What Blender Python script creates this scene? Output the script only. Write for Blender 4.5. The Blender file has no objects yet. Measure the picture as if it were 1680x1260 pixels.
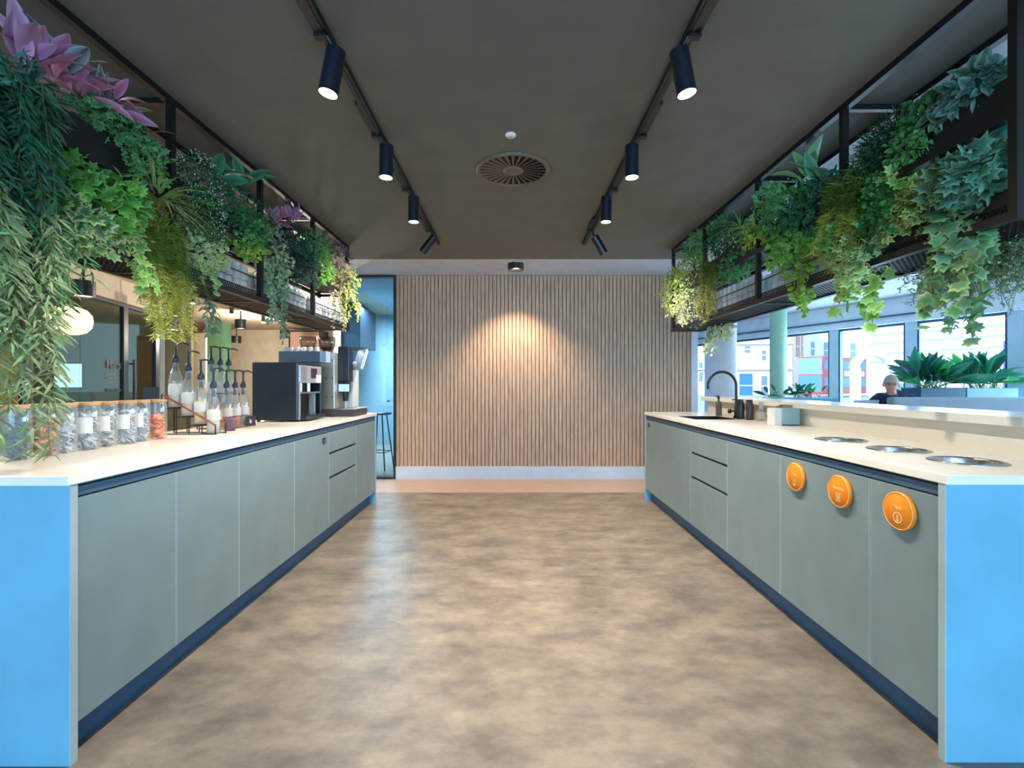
import bpy, bmesh, math, random
import numpy as np
from mathutils import Vector, Matrix
random.seed(7)
RNG = np.random.default_rng(7)
S = bpy.context.scene
C = S.collection
PI = math.pi

# ------------------------------------------------------------------ camera, world, sun, exposure
FPX, CX, CY, EYE = 770.0, 842.0, 630.5, 1.215
cam_d = bpy.data.cameras.new('camera')
cam = bpy.data.objects.new('camera', cam_d); C.objects.link(cam)
cam_d.sensor_width = 36.0
cam_d.lens = FPX / 1680 * 36
cam_d.shift_x = -(CX - 840) / 1680
cam_d.shift_y = (CY - 630) / 1680
cam_d.clip_start = 0.02; cam_d.clip_end = 400
cam.location = (0, 0, EYE); cam.rotation_euler = (PI / 2, 0, 0)
S.camera = cam
S.view_settings.view_transform = 'Standard'
S.view_settings.look = 'None'
S.view_settings.gamma = 1
S.view_settings.use_curve_mapping = False
S.view_settings.exposure = 0.82
S.cycles.max_bounces = 8
S.cycles.transparent_max_bounces = 16
S.cycles.caustics_reflective = False
S.cycles.caustics_refractive = False
S.cycles.sample_clamp_indirect = 4

w = bpy.data.worlds.new('sky'); S.world = w; w.use_nodes = True
bg = w.node_tree.nodes['Background']
bg.inputs[0].default_value = (0.50, 0.76, 1.0, 1); bg.inputs[1].default_value = 1.9

def light(name, kind, loc, energy, color, target=None, **kw):
    d = bpy.data.lights.new(name, kind); d.energy = energy; d.color = color
    for k, v in kw.items(): setattr(d, k, v)
    o = bpy.data.objects.new(name, d); C.objects.link(o); o.location = loc
    if target is not None:
        o.rotation_euler = (Vector(target) - Vector(loc)).to_track_quat('-Z', 'Y').to_euler()
    return o
light('sun', 'SUN', (0, 0, 20), 3.2, (1, 0.95, 0.88), target=(13, 9, 8), angle=0.02)

# daylight coming through the glazing behind the camera and along the right side
rear = light('rear_daylight', 'AREA', (0.3, -3.85, 1.35), 160, (0.44, 0.73, 1.0), target=(0.3, 0, 1.0), shape='RECTANGLE', size=4.6, size_y=2.2)
for dd in (8.0, 5.0, 2.0):
    xx = 6.86 - 0.414 * (dd - 6.45) + 0.35
    light('window_daylight', 'AREA', (xx, dd, 1.25), 170, (0.55, 0.79, 1.0), target=(xx - 1, dd - 0.414, 1.2), shape='RECTANGLE', size=3.1, size_y=1.9)

# ------------------------------------------------------------------ helpers
def lin(c):
    return tuple(((v / 255) / 12.92 if v / 255 <= 0.04045 else ((v / 255 + 0.055) / 1.055) ** 2.4) for v in c)
def P(px, py, d):
    """a point seen at pixel px,py that stands d metres in front of the camera position"""
    return Vector(((px - CX) * d / FPX, d, EYE - (py - CY) * d / FPX))

MATS = {}
def mat(name, col, rough=0.5, metal=0.0, col2=None, scale=5.0, detail=4.0, bump=0.0, stretch=(1, 1, 1), emit=0.0, emitcol=None, spec=0.5, coat=0.0, contrast=0.0):
    if name in MATS: return MATS[name]
    m = bpy.data.materials.new(name); m.use_nodes = True
    nt = m.node_tree; b = nt.nodes['Principled BSDF']
    b.inputs['Roughness'].default_value = rough; b.inputs['Metallic'].default_value = metal
    b.inputs['Specular IOR Level'].default_value = spec
    b.inputs['Coat Weight'].default_value = coat
    c1 = (*lin(col), 1); c2 = (*lin(col2 if col2 else tuple(min(255, v * 0.94) for v in col)), 1)
    tc = nt.nodes.new('ShaderNodeTexCoord'); mp = nt.nodes.new('ShaderNodeMapping')
    mp.inputs['Scale'].default_value = stretch
    nz = nt.nodes.new('ShaderNodeTexNoise'); nz.inputs['Scale'].default_value = scale; nz.inputs['Detail'].default_value = detail
    nt.links.new(tc.outputs['Object'], mp.inputs[0]); nt.links.new(mp.outputs[0], nz.inputs[0])
    cr = nt.nodes.new('ShaderNodeValToRGB')
    cr.color_ramp.elements[0].position = 0.3 + contrast; cr.color_ramp.elements[1].position = 0.7 - contrast
    cr.color_ramp.elements[0].color = c1; cr.color_ramp.elements[1].color = c2
    nt.links.new(nz.outputs[0], cr.inputs[0]); nt.links.new(cr.outputs[0], b.inputs['Base Color'])
    if bump:
        bp = nt.nodes.new('ShaderNodeBump'); bp.inputs['Strength'].default_value = bump; bp.inputs['Distance'].default_value = 0.01
        nt.links.new(nz.outputs[0], bp.inputs['Height']); nt.links.new(bp.outputs[0], b.inputs['Normal'])
    if emit:
        b.inputs['Emission Color'].default_value = (*lin(emitcol or col), 1); b.inputs['Emission Strength'].default_value = emit
    MATS[name] = m
    return m

def glassmat(name, tint=(1, 1, 1), refl=0.08, rough=0.02, solid=0.0, solidcol=(1, 1, 1), gcol=(1, 1, 1)):
    """thin clear sheet: see-through with a tint, plus a mirror-like share"""
    if name in MATS: return MATS[name]
    m = bpy.data.materials.new(name); m.use_nodes = True
    nt = m.node_tree; nt.nodes.remove(nt.nodes['Principled BSDF'])
    out = nt.nodes['Material Output']
    tr = nt.nodes.new('ShaderNodeBsdfTransparent'); tr.inputs[0].default_value = (*tint, 1)
    gl = nt.nodes.new('ShaderNodeBsdfGlossy'); gl.inputs[0].default_value = (*gcol, 1); gl.inputs['Roughness'].default_value = rough
    lw = nt.nodes.new('ShaderNodeLayerWeight'); lw.inputs[0].default_value = 0.35
    mr = nt.nodes.new('ShaderNodeMapRange'); mr.inputs[3].default_value = refl; mr.inputs[4].default_value = 0.75
    nt.links.new(lw.outputs['Facing'], mr.inputs[0])
    pw = nt.nodes.new('ShaderNodeMath'); pw.operation = 'POWER'; pw.inputs[1].default_value = 1.6
    mx = nt.nodes.new('ShaderNodeMixShader')
    nt.links.new(mr.outputs[0], pw.inputs[0]); nt.links.new(pw.outputs[0], mx.inputs[0])
    nt.links.new(tr.outputs[0], mx.inputs[1]); nt.links.new(gl.outputs[0], mx.inputs[2])
    last = mx
    if solid:
        df = nt.nodes.new('ShaderNodeBsdfDiffuse'); df.inputs[0].default_value = (*solidcol, 1)
        m2 = nt.nodes.new('ShaderNodeMixShader'); m2.inputs[0].default_value = solid
        nt.links.new(mx.outputs[0], m2.inputs[1]); nt.links.new(df.outputs[0], m2.inputs[2]); last = m2
    nt.links.new(last.outputs[0], out.inputs[0])
    MATS[name] = m
    return m

ORG = {}
class MB:
    def __init__(s): s.v = []; s.f = []; s.m = []; s.s = []
    def add(s, vs, fs, m=0, smooth=False):
        o = len(s.v); s.v += [tuple(v) for v in vs]
        for f in fs: s.f.append(tuple(i + o for i in f)); s.m.append(m); s.s.append(smooth)
        return s
    def box(s, x0, x1, y0, y1, z0, z1, m=0, bev=0.0):
        if x0 > x1: x0, x1 = x1, x0
        if y0 > y1: y0, y1 = y1, y0
        if bev <= 0:
            vs = [(x, y, z) for z in (z0, z1) for y in (y0, y1) for x in (x0, x1)]
            return s.add(vs, [(0, 2, 3, 1), (4, 5, 7, 6), (0, 1, 5, 4), (2, 6, 7, 3), (0, 4, 6, 2), (1, 3, 7, 5)], m)
        bm = bmesh.new(); bmesh.ops.create_cube(bm, size=1)
        for v in bm.verts: v.co = Vector(((x0 + x1) / 2 + v.co.x * (x1 - x0), (y0 + y1) / 2 + v.co.y * (y1 - y0), (z0 + z1) / 2 + v.co.z * (z1 - z0)))
        bmesh.ops.bevel(bm, geom=bm.edges[:], offset=bev, segments=2, profile=0.6, affect='EDGES')
        bm.verts.index_update()
        s.add([v.co for v in bm.verts], [[v.index for v in f.verts] for f in bm.faces], m); bm.free(); return s
    def obox(s, c, ax, ay, az, m=0):
        c, ax, ay, az = map(Vector, (c, ax, ay, az))
        vs = [c + ax * i + ay * j + az * k for k in (-1, 1) for j in (-1, 1) for i in (-1, 1)]
        return s.add(vs, [(0, 2, 3, 1), (4, 5, 7, 6), (0, 1, 5, 4), (2, 6, 7, 3), (0, 4, 6, 2), (1, 3, 7, 5)], m)
    def bar(s, p, q, w, h=None, m=0):
        p, q = Vector(p), Vector(q); d = (q - p); L = d.length; d.normalize()
        up = Vector((0, 0, 1)) if abs(d.z) < 0.95 else Vector((0, 1, 0))
        a = d.cross(up).normalized(); b = a.cross(d).normalized()
        return s.obox((p + q) / 2, a * w / 2, d * L / 2, b * (h or w) / 2, m)
    def cyl(s, p, q, r0, r1=None, n=16, m=0, caps=True, smooth=True):
        p, q = Vector(p), Vector(q); r1 = r0 if r1 is None else r1
        d = (q - p).normalized(); up = Vector((0, 0, 1)) if abs(d.z) < 0.95 else Vector((1, 0, 0))
        a = d.cross(up).normalized(); b = d.cross(a).normalized()
        vs = [p + (a * math.cos(t) + b * math.sin(t)) * r0 for t in [2 * PI * i / n for i in range(n)]]
        vs += [q + (a * math.cos(t) + b * math.sin(t)) * r1 for t in [2 * PI * i / n for i in range(n)]]
        s.add(vs, [(i, (i + 1) % n, n + (i + 1) % n, n + i) for i in range(n)], m, smooth)
        if caps: s.add(vs, [tuple(range(n))[::-1], tuple(range(n, 2 * n))], m)
        return s
    def lathe(s, c, prof, n=20, m=0, axis='z', sx=1, sy=1):
        c = Vector(c); vs = []
        for r, z in prof:
            for i in range(n):
                t = 2 * PI * i / n; x, y = r * math.cos(t) * sx, r * math.sin(t) * sy
                vs.append(c + (Vector((x, y, z)) if axis == 'z' else Vector((z, x, y)) if axis == 'x' else Vector((x, z, y))))
        k = len(prof)
        s.add(vs, [(j * n + i, j * n + (i + 1) % n, (j + 1) * n + (i + 1) % n, (j + 1) * n + i) for j in range(k - 1) for i in range(n)], m, True)
        return s
    def tube(s, pts, r, n=8, m=0, r1=None):
        pts = [Vector(p) for p in pts]; k = len(pts); vs = []
        a = None
        for i, p in enumerate(pts):
            d = (pts[min(i + 1, k - 1)] - pts[max(i - 1, 0)]).normalized()
            if a is None:
                up = Vector((0, 0, 1)) if abs(d.z) < 0.9 else Vector((1, 0, 0)); a = d.cross(up).normalized()
            else: a = (a - d * a.dot(d)).normalized()
            b = d.cross(a); rr = r + ((r1 - r) * i / (k - 1) if r1 is not None else 0)
            vs += [p + (a * math.cos(2 * PI * j / n) + b * math.sin(2 * PI * j / n)) * rr for j in range(n)]
        s.add(vs, [(i * n + j, i * n + (j + 1) % n, (i + 1) * n + (j + 1) % n, (i + 1) * n + j) for i in range(k - 1) for j in range(n)] + [tuple(range(n))[::-1], tuple(range((k - 1) * n, k * n))], m, True)
        return s
    def prism(s, poly, axis, a, b, m=0):
        """poly: 2-D outline; extruded along axis between a and b"""
        n = len(poly)
        def mk(u, v, t): return {'x': (t, u, v), 'y': (u, t, v), 'z': (u, v, t)}[axis]
        vs = [mk(u, v, a) for u, v in poly] + [mk(u, v, b) for u, v in poly]
        return s.add(vs, [(i, (i + 1) % n, n + (i + 1) % n, n + i) for i in range(n)] + [tuple(range(n))[::-1], tuple(range(n, 2 * n))], m)
    def build(s, name, mats, parent=None):
        me = bpy.data.meshes.new(name); me.from_pydata(s.v, [], s.f)
        if not isinstance(mats, (list, tuple)): mats = [mats]
        for x in mats: me.materials.append(x)
        me.polygons.foreach_set('material_index', s.m); me.polygons.foreach_set('use_smooth', s.s)
        bm = bmesh.new(); bm.from_mesh(me); bmesh.ops.recalc_face_normals(bm, faces=bm.faces[:]); bm.to_mesh(me); bm.free()
        me.update()
        o = bpy.data.objects.new(name, me); C.objects.link(o)
        if parent is not None:
            L = ORG.get(parent.name, Vector()); me.transform(Matrix.Translation(-L))
            o.parent = parent; ORG[o.name] = L
        return o

def tag(o, label, cat, group=None, kind=None):
    o['label'] = label; o['category'] = cat
    if group: o['group'] = group
    if kind: o['kind'] = kind
    return o
def struct(o): o['kind'] = 'structure'; return o
def rebase(o, loc):
    """put a top-level mesh's origin at loc"""
    o.data.transform(Matrix.Translation(-Vector(loc))); o.location = loc; ORG[o.name] = Vector(loc); return o
def thing(name, label, cat, loc=(0, 0, 0), group=None):
    o = bpy.data.objects.new(name, None); C.objects.link(o); o.location = loc; o.empty_display_size = 0.1
    ORG[o.name] = Vector(loc)
    return tag(o, label, cat, group)
def copy_tree(o, parent=None):
    c = o.copy(); C.objects.link(c); c.parent = parent
    for ch in [x for x in C.objects if x.parent == o]: copy_tree(ch, c)
    return c
def text_mesh(name, body, size, m, loc, rot, parent, extrude=0.0005, align='CENTER', bold=0.0):
    cu = bpy.data.curves.new(name, 'FONT'); cu.body = body; cu.size = size; cu.extrude = extrude; cu.align_x = align; cu.offset = bold
    t = bpy.data.objects.new(name, cu); C.objects.link(t)
    bpy.context.view_layer.update()
    me = bpy.data.meshes.new_from_object(t.evaluated_get(bpy.context.evaluated_depsgraph_get()))
    bpy.data.objects.remove(t); bpy.data.curves.remove(cu)
    me.materials.clear(); me.materials.append(m)
    me.transform(Matrix.Translation(Vector(loc)) @ rot.to_4x4())
    o = bpy.data.objects.new(name, me); C.objects.link(o)
    L = ORG.get(parent.name, Vector()); me.transform(Matrix.Translation(-L)); o.parent = parent
    return o

# ------------------------------------------------------------------ materials
M_door = mat('sage_laminate', (128, 148, 150), 0.42)
M_panel = mat('panel_daylight_blue_tint', (112, 182, 216), 0.45)  # blue daylight cast put into the end panel colour
M_edge = mat('pale_edge_highlight', (170, 190, 194), 0.5)  # pale strips paint the light caught by panel and door edges
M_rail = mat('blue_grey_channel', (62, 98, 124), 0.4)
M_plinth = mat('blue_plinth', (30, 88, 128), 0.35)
M_carc = mat('carcass_grey', (90, 100, 98), 0.6)
M_dark = mat('dark_slot', (30, 38, 38), 0.6)
M_quartz = mat('cream_quartz', (250, 244, 232), 0.22, col2=(240, 230, 214), scale=3.5, detail=8)
M_ceil = mat('charcoal_ceiling_paint', (106, 105, 97), 0.85)
M_white = mat('white_paint', (206, 215, 230), 0.7)
M_wceil = mat('lounge_white_ceiling', (190, 196, 204), 0.8)
M_bceil = mat('lounge_beige_ceiling', (196, 180, 158), 0.8)
M_black = mat('black_powder_coat', (16, 17, 19), 0.4)
M_trough = mat('black_planter_steel', (20, 24, 30), 0.45)
M_spot = mat('navy_black_spotlight', (13, 22, 38), 0.35)
M_steel = mat('brushed_steel', (200, 200, 202), 0.22, metal=1.0)
M_silver = mat('silver_plastic', (180, 184, 188), 0.35, metal=0.4)
M_blackp = mat('black_plastic', (24, 30, 40), 0.35)
M_greyp = mat('slate_grey_plastic', (92, 104, 124), 0.4)
M_whitep = mat('white_plastic', (228, 226, 218), 0.4)
M_cream = mat('cream_wall', (228, 212, 186), 0.8)
M_paper = mat('white_paper', (244, 240, 232), 0.8)
M_orange = mat('orange_acrylic', (255, 146, 22), 0.4)
M_peach = mat('pale_orange_print', (255, 206, 140), 0.6)
M_lamp = mat('lamp_lens', (255, 246, 225), 0.5, emit=22, emitcol=(255, 236, 205))
M_glass = glassmat('clear_glass', (0.97, 0.98, 0.98), 0.12, solid=0.10, solidcol=(0.85, 0.9, 0.92))
M_pane = glassmat('window_pane_glass', (0.93, 0.97, 1.0), 0.10)
M_bluepane = glassmat('blue_tinted_glass', (0.60, 0.77, 0.85), 0.18, gcol=(0.7, 0.85, .95))
M_partglass = glassmat('grey_partition_glass', (0.74, 0.80, 0.72), 0.08, gcol=(.22,.24,.22))

def wood_mat(name, c1, c2, sc=(9, 9, 0.7), rough=0.5):
    return mat(name, c1, rough, col2=c2, scale=6, detail=9, stretch=sc, bump=0.05)
M_slat = wood_mat('pale_oak_slats', (204, 174, 148), (174, 142, 118))
M_slatback = mat('slat_backing', (118, 94, 78), 0.8)
M_oakrim = wood_mat('oak_lid_wood', (206, 160, 110), (180, 134, 88), (3, 3, 3))
M_copper = mat('copper_trim', (168, 78, 48), 0.4)

def floor_mat():
    m = bpy.data.materials.new('concrete_look_vinyl'); m.use_nodes = True
    nt = m.node_tree; b = nt.nodes['Principled BSDF']; N = nt.nodes.new; L = nt.links.new
    tc = N('ShaderNodeTexCoord'); mp = N('ShaderNodeMapping'); mp.inputs['Scale'].default_value = (1, 1.6, 1)
    L(tc.outputs['Object'], mp.inputs[0])
    n1 = N('ShaderNodeTexNoise'); n1.inputs['Scale'].default_value = 3.4; n1.inputs['Detail'].default_value = 8; n1.inputs['Roughness'].default_value = 0.62
    n2 = N('ShaderNodeTexNoise'); n2.inputs['Scale'].default_value = 11; n2.inputs['Detail'].default_value = 8; n2.inputs['Roughness'].default_value = 0.7
    L(mp.outputs[0], n1.inputs[0]); L(mp.outputs[0], n2.inputs[0])
    r1 = N('ShaderNodeValToRGB'); r1.color_ramp.elements[0].position = 0.33; r1.color_ramp.elements[1].position = 0.68
    r1.color_ramp.elements[0].color = (*lin((104, 95, 87)), 1); r1.color_ramp.elements[1].color = (*lin((152, 139, 122)), 1)
    r2 = N('ShaderNodeValToRGB'); r2.color_ramp.elements[0].position = 0.35; r2.color_ramp.elements[1].position = 0.7
    r2.color_ramp.elements[0].color = (0.78, 0.78, 0.79, 1); r2.color_ramp.elements[1].color = (1.12, 1.1, 1.08, 1)
    L(n1.outputs[0], r1.inputs[0]); L(n2.outputs[0], r2.inputs[0])
    mx = N('ShaderNodeMix'); mx.data_type = 'RGBA'; mx.blend_type = 'MULTIPLY'; mx.inputs[0].default_value = 1
    L(r1.outputs[0], mx.inputs[6]); L(r2.outputs[0], mx.inputs[7]); L(mx.outputs[2], b.inputs['Base Color'])
    b.inputs['Roughness'].default_value = 0.42
    bp = N('ShaderNodeBump'); bp.inputs['Strength'].default_value = 0.12; bp.inputs['Distance'].default_value = 0.004
    L(n2.outputs[0], bp.inputs['Height']); L(bp.outputs[0], b.inputs['Normal'])
    return m
M_floor = floor_mat()
M_floor2 = wood_mat('pale_timber_floor', (196, 166, 144), (176, 148, 128), (1, 8, 8), 0.4)

# ------------------------------------------------------------------ the setting
H = 2.62; YF = 5.27; YW = 6.05
WX = lambda d: 6.86 - 0.414 * (d - 6.45)          # glazed right side, inner face
LX = lambda d: -5.04 - 0.236 * (d - 5.17)         # glazed meeting-room side
def poly_slab(name, poly, z0, z1, m):
    b = MB(); b.prism(poly, 'z', z0, z1); return struct(b.build(name, m))
poly_slab('floor', [(-9.2, -4), (WX(-4) + .1, -4), (WX(YF) + .1, YF), (-9.2, YF)], -0.2, 0, M_floor)
poly_slab('floor', [(-9.2, YF), (WX(YF) + .1, YF), (WX(12.2) + .1, 12.2), (-9.2, 12.2)], -0.2, 0, M_floor2)
poly_slab('ceiling', [(-2.3, -4), (1.98, -4), (1.98, YF), (-2.3, YF)], H, H + .3, M_ceil)
poly_slab('ceiling', [(-2.3, YF), (2.35, YF), (2.35, YW + .2), (-2.3, YW + .2)], H, H + .3, M_white)
poly_slab('ceiling', [(1.98, -4), (WX(-4) + .1, -4), (WX(YF) + .1, YF), (1.98, YF)], H, H + .3, M_wceil)
poly_slab('ceiling', [(2.35, YF), (WX(YF) + .1, YF), (WX(12.2) + .1, 12.2), (2.35, 12.2)], H, H + .3, M_wceil)
poly_slab('ceiling', [(-9.2, -4), (-2.3, -4), (-2.3, 12.2), (-9.2, 12.2)], H, H + .3, M_bceil)
poly_slab('ceiling', [(-2.3, YW + .2), (2.35, YW + .2), (2.35, 12.2), (-2.3, 12.2)], H, H + .3, M_wceil)

# slatted timber wall: backing board, slats, skirting
b = MB(); b.box(-1.51, 2.28, YW, YW + .12, 0, H)
n = 76; p = 3.79 / n
for i in range(n):
    x = -1.51 + p * i
    b.box(x + 0.005, x + p - 0.005, YW - 0.011, YW, 0.152, H - .004, 1)
struct(b.build('wall_back', [M_slatback, M_slat]))
b = MB(); b.box(-1.51, 2.28, YW - 0.03, YW - .001, 0, 0.15); b.box(-1.51, 2.28, YW - 0.022, YW - .001, 0.1501, .158)
struct(b.build('baseboard_back', M_white))

# glass door beside the slatted wall and the blue room behind it
b = MB(); z1 = 2.617
b.box(-1.535, -1.511, YW - .04, YW + .04, 0.0, z1); b.box(-2.20, -2.175, YW - .04, YW + .04, 0, z1)
b.box(-2.175, -1.535, YW - .04, YW + .04, z1 - .03, z1); b.box(-2.175, -1.535, YW - .04, YW + .04, 0, .02)
dr = struct(b.build('door_1', mat('dark_door_frame', (22, 36, 44), 0.4)))
b = MB(); b.box(-2.175, -1.535, YW - .006, YW + .006, .02, z1 - .03); b.build('pane', M_bluepane, dr)
b = MB(); b.cyl((-1.60, YW - .05, 1.0), (-1.60, YW - .006, 1.0), .012, n=10); b.build('door_knob', M_black, dr)
M_blueroom = mat('blue_room_wall', (172, 188, 196), 0.8)
b = MB(); b.box(-3.6, 1.0, 9.5, 9.6, 0, H); struct(b.build('wall_rear_room', M_blueroom))
b = MB(); b.add([(-2.21, YW + .05, 0), (-3.6, 9.5, 0), (-3.6, 9.5, H), (-2.21, YW + .05, H), (-2.24, YW + .05, 0), (-3.65, 9.5, 0), (-3.65, 9.5, H), (-2.24, YW + .05, H)],
    [(0, 1, 2, 3), (4, 5, 6, 7), (0, 1, 5, 4), (3, 2, 6, 7), (0, 3, 7, 4), (1, 2, 6, 5)]); struct(b.build('wall_side_room', M_blueroom))
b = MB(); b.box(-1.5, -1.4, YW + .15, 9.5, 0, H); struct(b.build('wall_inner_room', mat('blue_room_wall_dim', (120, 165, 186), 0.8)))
light('rear_room_fill', 'AREA', (-2.3, 8.2, 2.55), 110, (0.76, 0.91, 1.0), target=(-2.3, 8.2, 0), shape='DISK', size=0.5)  # unseen lamp without a fitting, added to brighten the room behind the glass

# right glazed side: bulkhead, sill, mullions, panes
def along(dlist, z0, z1, off0, off1, name, m, parent=None):
    d0, d1 = dlist; nx, ny = 1 / 1.0824, 0.414 / 1.0824
    pts = [(WX(d0) + off0 * nx, d0 + off0 * ny), (WX(d1) + off0 * nx, d1 + off0 * ny), (WX(d1) + off1 * nx, d1 + off1 * ny), (WX(d0) + off1 * nx, d0 + off1 * ny)]
    b = MB(); b.prism(pts, 'z', z0, z1); return b.build(name, m, parent)
struct(along((-4, 12.2), 2.215, H, -.12, .12, 'trim_1', mat('pale_bulkhead', (236, 242, 250), .7)))
struct(along((-4, 12.2), 0, .12, -.06, .12, 'baseboard_right', M_white))
M_mul = mat('mullion_dark_grey_blue', (50, 84, 110), .45); M_mull = mat('mullion_pale_face', (196, 216, 234), .5)
divs = [12.04 - 1.127 * i for i in range(15)]
for i in range(len(divs) - 1):
    d1, d0 = divs[i], divs[i + 1]
    if d0 < -4.2: break
    f = struct(along((d0 + .075, d1 - .075), .12, .16, -.03, .03, 'window_%d' % (i + 1), M_mul))
    along((d0 + .075, d1 - .075), 2.175, 2.215, -.03, .03, 'window_head', M_mul, f)
    along((d0 + .0749, d0 + .10), .16, 2.175, -.04, .04, 'window_jamb', M_mul, f)
    along((d1 - .10, d1 - .0749), .16, 2.175, -.04, .04, 'window_jamb', M_mul, f)
    along((d0 + .10, d1 - .10), .16, 2.175, -.006, .006, 'window_glass', M_pane, f)
    struct(along((d1 - .075, d1 + .075), .12, 2.215, -.05, .05, 'trim_%d' % (i + 2), M_mull))
tr = along((7.44, 12.0), 2.325, 2.35, -.17, -.12, 'curtain_track', M_rail)
tag(tr, 'slim dark track running along the pale bulkhead over the right windows', 'curtain rail')
b = MB(); b.box(2.28, 2.36, YW - .05, 12.2, 0, H); struct(b.build('wall_return', M_white))
b = MB(); b.box(1.0, WX(12.1), 12.1, 12.2, 0, H); struct(b.build('wall_far_right', M_white))
# rear glazing behind the camera
rg = MB(); rg.box(-9.2, WX(-4), -4.06, -4.0, 0, .1); rg.box(-9.2, WX(-4), -4.06, -4.0, 2.5, H)
for x in range(-9, 12): rg.box(x - .03, x + .03, -4.06, -4.0, .1, 2.5)
rg = struct(rg.build('window_rear', M_mul))
b = MB(); b.box(-9.2, WX(-4), -4.035, -4.025, .1, 2.5); b.build('window_glass', M_pane, rg)

# columns in the right lounge
def column(x, y, r, m, label):
    b = MB(); b.lathe((x, y, 0), [(r, 0.0), (r, H)], n=40); o = b.build('column', m); rebase(o, (x, y, 0)); tag(o, label, 'column')
column(2.87, 6.5, .205, mat('pale_plaster_column', (208, 206, 210), .7), 'thick pale grey round column behind the sink')
column((1277 - CX) * 8.6 / FPX, 8.6, .14, mat('sage_green_column', (160, 196, 166), .6), 'slim pale green column between the street windows')

# left lounge: meeting-room glazing, cream wall, green strip
M_meet = mat('meeting_room_wall', (118, 112, 84), .8)
def leftpt(d, off=0): return Vector((LX(d) + off * .973, d + off * .23, 0))
def lbar(d0, d1, z0, z1, off0, off1, name, m, parent=None):
    a, b_, c, e = leftpt(d0, off0), leftpt(d1, off0), leftpt(d1, off1), leftpt(d0, off1)
    b = MB(); b.prism([(a.x, a.y), (b_.x, b_.y), (c.x, c.y), (e.x, e.y)], 'z', z0, z1); return b.build(name, m, parent)
M_mframe = mat('meeting_room_frame', (18, 20, 24), .4)
pw = struct(lbar(3.0, 7.33, 2.27, 2.32, -.03, .03, 'window_meeting_room', M_mframe))
for d in (4.76, 6.43, 7.26): lbar(d - .05, d + .05, 0, 2.27, -.03, .03, 'post', M_mframe, pw)
for d0, d1 in ((3.0, 4.71), (4.81, 5.55), (5.56, 6.38)): lbar(d0, d1, 0.03, 2.27, -.005, .005, 'pane', M_partglass, pw)
lbar(3.0, 7.33, 0, .03, -.03, .03, 'threshold', M_mframe, pw)
lbar(3.0, 7.33, 2.32, H, -.05, .05, 'header_panel', M_bceil, pw)
dm = struct(lbar(6.48, 7.21, 0.03, .10, -.02, .02, 'door_meeting_room', M_mframe))
lbar(6.48, 7.21, .10, 2.27, -.005, .005, 'door_pane', M_partglass, dm)
h0 = leftpt(6.56, .06); b = MB(); b.cyl((h0.x, h0.y, .95), (h0.x, h0.y, 1.56), .016, n=10)
for z in (1.0, 1.5): b.cyl((h0.x, h0.y, z), tuple(leftpt(6.56, .006) + Vector((0, 0, z))), .01, n=8)
b.build('pull_handle', M_black, dm)
# lettering on the glass (cut off by the post as seen from the counter)
rotL = Matrix(((0, 0, 1), (1, 0, 0), (0, 1, 0)))
dirv = (leftpt(7) - leftpt(6)).normalized(); nrm = Vector((dirv.y, -dirv.x, 0))
rotL = Matrix((dirv, Vector((0, 0, 1)), nrm)).transposed()
def ltext(s, size, d, z, bold=0.0):
    p = leftpt(d, .012); text_mesh('lettering', s, size, M_black, (p.x, p.y, z), rotL, pw, .0008, 'LEFT', bold)
ltext('Marse', .16, 6.03, 1.42, .003); ltext('Meeting Room', .062, 6.03, 1.12, .002)
b = MB()
for z in (1.345, 1.30):
    d = 6.03
    for wd in (.05, .09, .08, .05): 
        a = leftpt(d, .012); c = leftpt(d + wd - .015, .012); b.bar((a.x, a.y, z), (c.x, c.y, z), .001, .012); d += wd
b.build('small_print', M_meet, pw)
# room behind that glazing
b = MB(); b.box(-9.2, -9.1, 1, 12.2, 0, H); b.box(-9.1, -5.9, 8.6, 8.66, 0, H); struct(b.build('wall_meeting_room', M_meet))
mw = MB(); mw.box(-8.42, -7.86, 8.585, 8.6, 1.13, 1.62); mwo = struct(mw.build('window_reflection_frame', M_mframe))
b = MB(); b.box(-8.39, -7.89, 8.578, 8.585, 1.16, 1.59); b.build('reflected_pane', mat('window_reflection_glow', (190, 225, 240), .4, emit=1.4), mwo)  # window reflected in the partition glass, put in as a glowing pane
b = MB(); b.box(-8.6, -7.7, 8.2, 8.55, 0, 1.08); tag(b.build('sideboard', mat('green_cabinet', (86, 120, 98), .6)), 'green sideboard under the glowing window reflection in the meeting room', 'sideboard')
b = MB(); b.box(-6.5, -6.38, 8.5, 8.598, 0, H); struct(b.build('trim_meeting', M_blueroom))
light('meeting_room_fill', 'POINT', (-7.6, 5.2, 2.3), 30, (1, .93, .8), shadow_soft_size=.05)  # unseen lamp added to light the meeting room, no fitting
b = MB(); b.box(-9.2, -4.3, 12.1, 12.2, 0, H); struct(b.build('wall_far_left', M_cream))
b = MB(); b.box(-6.95, -5.9, 9.0, 9.05, 0, 2.2); b.box(-6.98, -6.95, 8.98, 9.07, 0, 2.25, 1); 
tag(b.build('wall_panel', [M_cream, M_dark]), 'tall cream partition board with a dark edge in the left lounge', 'partition')
b = MB(); b.box(-6.95, -6.55, 10.6, 10.9, 0, H); tag(b.build('pillar', mat('green_pillar', (104, 150, 112), .7)), 'green square pillar in front of the cream wall', 'pillar')
b = MB(); b.box(-4.55, -4.45, 2.6, 3.0, 0, H); b.box(-4.6, -4.5, -4, 2.6, 0, H); struct(b.build('wall_left', M_cream))
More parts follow.
